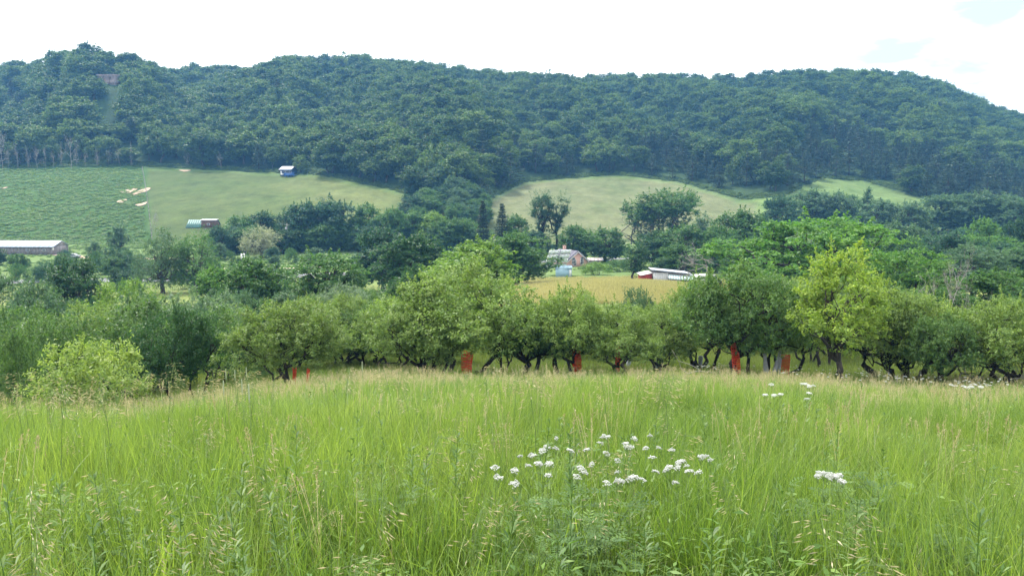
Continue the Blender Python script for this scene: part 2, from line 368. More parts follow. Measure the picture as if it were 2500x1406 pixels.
def sprays(C, Rad, R, per, leaves, flat=0.75, up=0.3, spread=1.0):
    """leafy sprays that stick out of round clumps: leaf centres, normals, axes and one tone per spray"""
    n = len(C); k = n * per
    c = np.repeat(C, per, 0); r = np.repeat(Rad, per)[:, None]
    d = nrm(R.normal(size=(k, 3)) + np.array([0, 0, up])); sc = np.array([1, 1, flat])
    s0 = c + d * r * R.uniform(.25, .75, (k, 1)) * sc
    ax = nrm(d * .8 + R.normal(size=(k, 3)) * .45 + np.array([0, 0, .12]))
    ln = r * R.uniform(.35, .85, (k, 1))
    t = R.uniform(0, 1, (k, leaves, 1))
    P = s0[:, None] + ax[:, None] * ln[:, None] * t * sc + R.normal(size=(k, leaves, 3)) * r[:, None] * .10 * spread * (1.15 - .6 * t)
    out = nrm(d[:, None] * .45 + np.array([0, 0, .55]) + R.normal(size=(k, leaves, 3)) * .55)
    axl = np.repeat(ax[:, None], leaves, 1)
    tone = np.clip(np.repeat(R.uniform(0.1, .9, (k, 1)), leaves, 1) + R.normal(size=(k, leaves)) * .16, 0, 1)
    return P.reshape(-1, 3), out.reshape(-1, 3), axl.reshape(-1, 3), tone.ravel()

def gen_tree(name, seed, h=10.0, w=8.0, base=.25, trunk_r=.22, fork=.28, limbs=6, clumps=60, clump_r=1.0, per=12, leaves=14, leaf=.2, lw=.55,
             shape='dome', stems=1, lean=.0, mat=None, bark=None, flat=.75, shoots=0, hollow=.45, droop=0.0, wob=.12, up=.3):
    R = np.random.RandomState(seed)
    C = []; zb = h * base
    while len(C) < clumps:
        p = R.uniform(-1, 1, 3); t = (p[2] + 1) / 2
        if shape == 'dome': rad = math.sqrt(max(0, 1 - (abs(t - .38) / (.62 if t > .38 else .42)) ** 2.2))
        elif shape == 'round': rad = math.sqrt(max(0, 1 - (2 * t - 1) ** 2))
        elif shape == 'tall': rad = min(1, (1 - t) * 2.2 + .12) * min(1, .45 + t * 1.6)
        elif shape == 'vase': rad = (.35 + .65 * min(1, t * 1.5)) * math.sqrt(max(0, 1 - max(0, (t - .6) / .4) ** 2))
        elif shape == 'umbrella': rad = (.55 + .45 * min(1, t * 2.2)) * math.sqrt(max(0, 1 - max(0, (t - .45) / .55) ** 2))
        elif shape == 'bush': rad = math.sqrt(max(0, 1 - t ** 2.4))
        else: rad = 1
        q = math.hypot(p[0], p[1])
        if q > rad or (q < rad * hollow and t < .8 and R.rand() < .8): continue
        C.append((p[0] * (w / 2 - clump_r * .8), p[1] * (w / 2 - clump_r * .8), zb + clump_r * .5 + t * (h - zb - clump_r * 1.3)))
    C = np.array(C); ecc = 1 + .22 * np.sin(np.arctan2(C[:, 1], C[:, 0]) * 2 + R.uniform(0, 6)) + .12 * np.sin(np.arctan2(C[:, 1], C[:, 0]) * 3 + R.uniform(0, 6))
    C[:, :2] *= ecc[:, None] * .92; C[:, 2] -= droop * np.hypot(C[:, 0], C[:, 1]) / w * 2
    Rad = clump_r * R.uniform(.55, 1.25, clumps)
    P, Nn, ax, tone = sprays(C, Rad, R, per, leaves, flat, up)
    if shoots:
        top = C[np.argsort(-(C[:, 2] + R.uniform(0, h * .35, clumps)))[:shoots]]
        for c in top:
            L = R.uniform(.10, .2) * h; m = int(leaves * 3); t = R.uniform(0, 1, (m, 1)); d = nrm(np.array([c[0] * .12, c[1] * .12, 1.6]) + R.normal(size=3) * .25)
            q = c + d * L * t + R.normal(size=(m, 3)) * L * .10 * (1.1 - t)
            P = np.concatenate([P, q]); Nn = np.concatenate([Nn, nrm(R.normal(size=(m, 3)) + np.array([0, 0, .6]))]); ax = np.concatenate([ax, np.repeat(d[None], m, 0)]); tone = np.concatenate([tone, R.uniform(.4, 1, m)])
    keep = P[:, 2] > .04 * h
    P, Nn, ax, tone = P[keep], Nn[keep], ax[keep], tone[keep]
    ex = np.percentile(np.abs(P[:, 0]), 98.5) + np.percentile(np.abs(P[:, 1]), 98.5); htop = P[:, 2].max()
    sz = leaf * R.uniform(.65, 1.3, len(P))
    cm = crown_mesh(name + '_crown', P, Nn, sz, sz * lw, R, mat, ax, tone)
    mb = MB(); zf = h * fork
    cents = C[R.choice(clumps, limbs, replace=False)].copy()
    for _ in range(6):
        lab = ((C[:, None] - cents[None]) ** 2).sum(2).argmin(1)
        for k in range(limbs):
            if (lab == k).any(): cents[k] = C[lab == k].mean(0)
    forks = []
    for s_ in range(stems):
        an = s_ * 6.283 / max(1, stems) + R.uniform(-.5, .5); off = 0 if stems == 1 else w * .035
        b0 = np.array([math.cos(an) * off, math.sin(an) * off, -.25]); ln = lean + (0 if stems == 1 else .16 * w)
        f = np.array([math.cos(an) * ln, math.sin(an) * ln, zf * R.uniform(.85, 1.15)])
        pth = curve(b0, f, R, wob * .6, 6); rr = np.linspace(1.35, .85, 6) * trunk_r / math.sqrt(stems); rr[0] *= 1.25
        mb.tube(pth, rr, 8); forks.append(f)
    forks = np.array(forks)
    for k in range(limbs):
        f = forks[((forks[:, :2] - cents[k][:2]) ** 2).sum(1).argmin()]
        e = f + (cents[k] - f) * .78
        pth = curve(f, e, R, wob, 7, .04); r0 = trunk_r * .62 / math.sqrt(max(1, stems) * .7)
        mb.tube(pth, np.linspace(r0, r0 * .38, 7), 6)
        for j in np.nonzero(lab == k)[0]:
            s0 = pth[R.randint(3, 7)]
            mb.tube(curve(s0, C[j], R, wob, 5), np.linspace(r0 * .34, r0 * .07, 5), 4)
    tm = mb.mesh(name + '_trunk', bark, True)
    return tm, cm, htop, ex

def gen_conifer(name, seed, h=16, w=7, kind='spruce', mat=None, bark=None, bare=.06, leaf=.5, n_whorl=20, dens=60):
    R = np.random.RandomState(seed); P = []; Nn = []; AX = []; mb = MB()
    mb.tube(curve((0, 0, -.3), (0, 0, h * .985), R, .006, 8), np.linspace(h * .016, h * .002, 8), 7)
    for i in range(n_whorl):
        t = bare + (1 - bare) * (i + R.uniform(-.25, .25)) / n_whorl; t = min(max(t, bare), .985)
        q = (t - bare) / (1 - bare)
        L = w / 2 * ((1 - q) ** .8 if kind == 'spruce' else (math.sin(min(1, .25 + q * 1.0) * math.pi * .98) ** .7 * 1.0)) * R.uniform(.75, 1.15) + .25
        for a in np.arange(6) * 1.047 + R.uniform(0, 1):
            if R.rand() < (.08 if kind == 'spruce' else .25): continue
            a += R.uniform(-.3, .3); rise = (-.28 + .75 * q) if kind == 'spruce' else (.12 + .5 * q)
            d = nrm(np.array([math.cos(a), math.sin(a), rise])); s0 = np.array([0, 0, t * h]); e = s0 + d * L
            mb.tube(curve(s0, e, R, .03, 4), np.linspace(h * .004, h * .0012, 4), 4)
            m = int(dens * (.4 + L / w * 2)); u = R.uniform(.18 if kind == 'spruce' else .35, 1, (m, 1)) ** .8
            side = np.array([-d[1], d[0], 0]); q_ = s0 + d * L * u + side * R.normal(size=(m, 1)) * L * .17 * (1.2 - u) + np.array([0, 0, -1]) * np.abs(R.normal(size=(m, 1))) * L * (.10 if kind == 'spruce' else .02) + R.normal(size=(m, 3)) * leaf * .35
            P.append(q_); Nn.append(nrm(np.array([0, 0, 1.]) + R.normal(size=(m, 3)) * .45)); AX.append(np.repeat(d[None], m, 0))
    P = np.concatenate(P); Nn = np.concatenate(Nn); AX = np.concatenate(AX); sz = leaf * R.uniform(.7, 1.3, len(P))
    cm = crown_mesh(name + '_crown', P, Nn, sz, sz * .4, R, mat, AX)
    return mb.mesh(name + '_trunk', bark, True), cm, h, w

def gen_dead(name, seed, h=8, w=6, bark=None, stems=1, depth=4, r=.10, upright=.5):
    R = np.random.RandomState(seed); mb = MB()
    def grow(p, d, L, rad, lv):
        e = p + d * L; P = curve(p, e, R, .07, 5); mb.tube(P, np.linspace(rad, rad * .55, 5), 6 if lv > 2 else 4)
        if lv == 0: return
        for i in range(R.randint(3, 6)):
            s0 = P[R.randint(2, 5)]; nd = nrm(d * .7 + R.normal(size=3) * .55 + np.array([0, 0, upright * .4])); grow(s0, nd, L * R.uniform(.5, .78), rad * .5, lv - 1)
    for s_ in range(stems): grow(np.array([R.normal() * .15, R.normal() * .15, -.2]), nrm(np.array([R.normal() * .22, R.normal() * .22, 1])), h * .42, r, depth)
    me = mb.mesh(name + '_trunk', bark, True)
    co = np.empty(len(me.vertices) * 3, np.float32); me.vertices.foreach_get('co', co); co = co.reshape(-1, 3)
    sc = np.array([w / max(.1, np.ptp(co[:, 0])), w / max(.1, np.ptp(co[:, 1])), h / co[:, 2].max()]); sc[:2] = sc[:2].mean()
    me.vertices.foreach_set('co', (co * sc).astype(np.float32).ravel()); me.update()
    return me, None, h, w

L_, BK, DB = M['leaf'], M['bark'], M['dark_bark']
PROTO = {}
def reg(k, *a): PROTO.setdefault(k, []).append(a)
for s_ in range(4):
    reg('apple', *gen_tree('apple_tree', 100 + s_, 5.0, 6.6, .31, .145, .24, 8, 120, .66, 17, 20, .09, .6, 'dome', stems=[1, 2, 3, 2][s_], lean=.2, mat=L_, bark=DB, flat=.8, shoots=14, hollow=.5, droop=.55, wob=.17))
for s_ in range(2):
    reg('ash', *gen_tree('young_tree', 120 + s_, 5.5, 4.6, .22, .12, .24, 7, 70, .55, 13, 17, .12, .42, 'round', mat=L_, bark=BK, flat=1.0, shoots=22, hollow=.3, up=.6))
for s_ in range(3):
    reg('broad', *gen_tree('broad_tree', 130 + s_, 11, 10, .05, .28, .22, 8, 110, 1.25, 14, 14, .27, .6, 'dome', mat=L_, bark=BK, flat=.75, shoots=10, hollow=.5))
for s_ in range(2):
    reg('layered', *gen_tree('layered_tree', 140 + s_, 10, 11, .10, .26, .2, 9, 95, 1.25, 16, 14, .25, .5, 'umbrella', mat=L_, bark=DB, flat=.42, shoots=6, hollow=.35))
for s_ in range(2):
    reg('poplar', *gen_tree('poplar_tree', 150 + s_, 18, 11, .14, .3, .12, 9, 80, 1.5, 12, 13, .34, .6, 'vase', stems=3, mat=L_, bark=BK, flat=1.05, shoots=26, hollow=.1, up=.7))
for s_ in range(3):
    reg('shrub', *gen_tree('shrub', 160 + s_, 4, 6, .03, .09, .1, 7, 60, .8, 13, 14, .15, .4, 'bush', stems=4, mat=L_, bark=BK, flat=.85, shoots=12, hollow=.55))
for s_ in range(2):
    reg('willow', *gen_tree('willow', 170 + s_, 8, 8, .04, .2, .2, 8, 70, 1.1, 15, 14, .2, .3, 'round', mat=L_, bark=BK, flat=1.0, shoots=10, hollow=.3, droop=1.0))
for s_ in range(2):
    reg('slim', *gen_tree('slim_tree', 180 + s_, 12, 5.5, .12, .17, .3, 6, 55, .95, 12, 13, .24, .5, 'tall', mat=L_, bark=BK, flat=1.1, shoots=8, hollow=.2, up=.6))
for s_ in range(2): reg('spruce', *gen_conifer('spruce_tree', 190 + s_, 16, 7, 'spruce', L_, DB))
reg('thin_spruce', *gen_conifer('thin_spruce', 195, 16, 5, 'spruce', L_, BK, bare=.30, n_whorl=16, dens=34))
for s_ in range(2):
    reg('tall_pine', *gen_tree('tall_pine', 200 + s_, 26, 9, .30, .3, .35, 8, 70, 1.1, 11, 12, .5, .18, 'vase', mat=L_, bark=DB, flat=1.3, shoots=40, hollow=0, up=1.2, wob=.05))
for s_ in range(3): reg('dead', *gen_dead('dead_tree', 210 + s_, 8, 6, M['dead_wood'], [1, 2, 1][s_]))
FL, PN = M['forest_leaf'], M['pine_needle']
for s_ in range(6):
    reg('forest', *gen_tree('forest_tree', 300 + s_, 15, 12, .12, .25, .35, 7, 46, 2.1, 14, 13, .48, .7, ['dome', 'round', 'dome', 'tall', 'dome', 'round'][s_], mat=FL, bark=BK, flat=.75, shoots=4, hollow=.8))
for s_ in range(3): reg('forest_pine', *gen_conifer('forest_pine', 320 + s_, 17, 8, ['pine', 'spruce', 'pine'][s_], PN, BK, leaf=.6, n_whorl=14, dens=34))

def plant_tree(name, kind, x, y, z, h, w, label, cat='tree', group=None, col=None, var=None, rz=None, crown_mat=None):
    v = PROTO[kind]; tm, cm, H0, W0 = v[(random.randrange(len(v)) if var is None else var) % len(v)]
    r = empty(name, (x, y, z), random.uniform(0, 6.28) if rz is None else rz); r.scale = (w / W0, w / W0, h / H0)
    tag(r, label, cat, group)
    t = link('trunk', tm, r)
    if cm is not None:
        c = link('crown', cm, r)
        if col is not None: c.color = (*col, 1)
    return r

# ------------------------------------------------------------------ wooded hills
def wooded():
    pts = []
    cell = 10.2
    for y in np.arange(300, 1000, cell):
        hw = 0.92 * y
        for x in np.arange(-hw, hw, cell):
            pts.append((x + random.uniform(-.46, .46) * cell, y + random.uniform(-.46, .46) * cell))
    P = np.array(pts); px = CX + F * P[:, 0] / P[:, 1] * .985
    ft = np.interp(px, PXG, FTY); rg = np.interp(px, PXG, RGY)
    keep = (P[:, 1] > ft + 3) & (P[:, 1] < rg + 45)
    keep |= (P[:, 1] >= rg + 45) & (P[:, 1] < 900) & (px < 520)
    P = P[keep]; px = px[keep]; ft = ft[keep]
    z = ground(P[:, 0], P[:, 1]); n = len(P)
    row = CY - F * np.tan(np.arctan(z / P[:, 1]) + T)
    e = P[:, 1] - ft
    h = RS.uniform(10.5, 19, n) * np.where(e < 14, RS.uniform(.75, 1.15, n), 1.0); h = np.where(np.abs(px - 300) < 45, h * .8, h)
    w = RS.uniform(9.5, 18, n) * np.clip(h / 14, .75, 1.15)
    # conifers: a planted stand low on the right, a few along the skyline of the knoll
    con = ((px > 1150) & (e < 70) & (RS.rand(n) < np.where(px > 1500, .75, .35))) | ((px > 1900) & (e < 110) & (RS.rand(n) < .7)) | ((np.abs(px - 290) < 40) & (row < 190) & (RS.rand(n) < .5)) | (RS.rand(n) < .05)
    w = np.where(con, w * .72, w); h = np.where(con, h * .92, h)
    # keep the rock face clear
    rock = (np.abs(px - 302) < 27) & (P[:, 1] > 476) & (P[:, 1] < 552); lowt = (np.abs(px - 302) < 34) & (P[:, 1] > 455) & (P[:, 1] <= 500); h = np.where(lowt, h * .62, h); con_ = con
    ok = ~rock
    return P[ok], px[ok], z[ok], h[ok], w[ok], con[ok], e[ok]
FP, FPX, FZ, FH, FW, FCON, FE = wooded()
# which of them show largest
order = np.argsort(FP[:, 1]); buf = np.full(1300, 1500.0); vis = np.zeros(len(FP))
for i in order:
    Y = FP[i, 1]; tr = CY - F * math.tan(math.atan((FZ[i] + FH[i]) / Y) + T); br = CY - F * math.tan(math.atan((FZ[i] + FH[i] * .2) / Y) + T)
    hwid = FW[i] / Y * F / 2; a, b = int((FPX[i] - hwid) / 2), int((FPX[i] + hwid) / 2) + 1
    a, b = max(a, 0), min(b, 1250)
    if b <= a: continue
    vis[i] = np.clip(np.minimum(buf[a:b], br) - tr, 0, 400).sum(); mid = (a + b) // 2; q = max(1, (b - a) // 3)
    buf[mid - q:mid + q] = np.minimum(buf[mid - q:mid + q], tr)
big = np.argsort(-vis)[:290]; isbig = np.zeros(len(FP), bool); isbig[big] = True
def forest_words(i):
    px, e, Y = FPX[i], FE[i], FP[i, 1]
    where = ('below the rock face' if px < 450 else 'behind the blue cabin' if px < 820 else 'beside the wooded gully' if px < 1180 else 'above the golden field' if px < 1800 else 'above the small green field')
    if e < 16: s = {'below the rock face': 'at the wood edge on top of the weedy pasture', 'behind the blue cabin': 'at the wood edge by the blue cabin', 'beside the wooded gully': 'lining the gully between the two hay fields', 'above the golden field': 'at the wood edge over the golden field', 'above the small green field': 'at the wood edge over the small green field'}[where]
    elif Y > np.interp(px, PXG, RGY) - 25: s = 'standing on the skyline ' + where.replace('above', 'high above').replace('below', 'over')
    else: s = 'on the wooded slope ' + where
    return ('dark pointed conifer ' if FCON[i] else 'broad-crowned tree ' if FW[i] > FH[i] * .95 else 'tall round-topped tree ') + s
for i in big:
    kind = 'forest_pine' if FCON[i] else 'forest'
    plant_tree('conifer' if FCON[i] else 'forest_tree', kind, FP[i, 0], FP[i, 1], FZ[i] - .2, FH[i], FW[i], forest_words(i), 'tree', 'trees of the wooded hills')

# scatter: a geometry-nodes point scatter for what nobody could count
def scatter(name, P, protos, idx, rot, scl, kind='stuff'):
    c = bpy.data.collections.new(name + '_source')
    for k, me in enumerate(protos):
        o = bpy.data.objects.new('%s_source_%02d' % (name, k), me); c.objects.link(o)
    me = mesh_np(name, P, None, None, None, False, {'idx': ('INT', idx), 'rot': ('FLOAT_VECTOR', rot), 'scl': ('FLOAT_VECTOR', scl)})
    o = link(name, me); tag(o, kind=kind)
    g = bpy.data.node_groups.new(name, 'GeometryNodeTree')
    g.interface.new_socket('Geometry', in_out='INPUT', socket_type='NodeSocketGeometry'); g.interface.new_socket('Geometry', in_out='OUTPUT', socket_type='NodeSocketGeometry')
    gi = g.nodes.new('NodeGroupInput'); go = g.nodes.new('NodeGroupOutput'); ci = g.nodes.new('GeometryNodeCollectionInfo')
    ci.inputs['Collection'].default_value = c; ci.inputs['Separate Children'].default_value = True; ci.inputs['Reset Children'].default_value = True
    ip = g.nodes.new('GeometryNodeInstanceOnPoints'); ip.inputs['Pick Instance'].default_value = True
    def att(nm, t):
        a = g.nodes.new('GeometryNodeInputNamedAttribute'); a.data_type = t; a.inputs['Name'].default_value = nm
        return [s for s in a.outputs if s.enabled and s.name == 'Attribute'][0]
    g.links.new(gi.outputs[0], ip.inputs['Points']); g.links.new(ci.outputs[0], ip.inputs['Instance'])
    g.links.new(att('idx', 'INT'), ip.inputs['Instance Index']); g.links.new(att('scl', 'FLOAT_VECTOR'), ip.inputs['Scale'])
    e2r = g.nodes.new('FunctionNodeEulerToRotation'); g.links.new(att('rot', 'FLOAT_VECTOR'), e2r.inputs[0]); g.links.new(e2r.outputs[0], ip.inputs['Rotation'])
    g.links.new(ip.outputs[0], go.inputs[0])
    md = o.modifiers.new('scatter', 'NODES'); md.node_group = g
    return o
def joined(name, tm, cm):
    """trunk and crown of a tree as one source mesh"""
    def rd(me):
        co = np.empty(len(me.vertices) * 3, np.float32); me.vertices.foreach_get('co', co)
        vi = np.empty(len(me.loops), np.int32); me.loops.foreach_get('vertex_index', vi)
        ls = np.empty(len(me.polygons), np.int32); me.polygons.foreach_get('loop_start', ls); lt = np.diff(np.append(ls, len(vi)))
        q = np.stack([vi[ls[lt == 4] + k] for k in range(4)], 1); t = np.stack([vi[ls[lt == 3] + k] for k in range(3)], 1)
        return co.reshape(-1, 3), q, t
    V1, Q1, T1 = rd(tm); V2, Q2, T2 = rd(cm); sh = np.empty(len(V2), np.float32); cm.attributes['shade'].data.foreach_get('value', sh)
    me = mesh_np(name, np.concatenate([V1, V2]), np.concatenate([Q1, Q2 + len(V1)]), np.concatenate([T1, T2 + len(V1)]), None, False, {'shade': ('FLOAT', np.concatenate([np.zeros(len(V1)), sh]))})
    me.materials.append(tm.materials[0]); me.materials.append(cm.materials[0])
    mi = np.concatenate([np.zeros(len(Q1)), np.ones(len(Q2)), np.zeros(len(T1)), np.ones(len(T2))]).astype(np.int32)
    me.polygons.foreach_set('material_index', mi); return me
src = [joined('forest_source', a[0], a[1]) for a in PROTO['forest']] + [joined('pine_source', a[0], a[1]) for a in PROTO['forest_pine']]
h0 = [a[2] for a in PROTO['forest']] + [a[2] for a in PROTO['forest_pine']]; w0 = [a[3] for a in PROTO['forest']] + [a[3] for a in PROTO['forest_pine']]
rest = ~isbig; nr = rest.sum()
ix = np.where(FCON[rest], RS.randint(6, 9, nr), RS.randint(0, 6, nr))
sw = FW[rest] / np.array(w0)[ix]; sh_ = FH[rest] / np.array(h0)[ix]
scatter('forest', np.stack([FP[rest, 0], FP[rest, 1], FZ[rest] - .2], 1), src, ix, np.stack([np.zeros(nr), np.zeros(nr), RS.uniform(0, 6.28, nr)], 1), np.stack([sw, sw, sh_], 1))

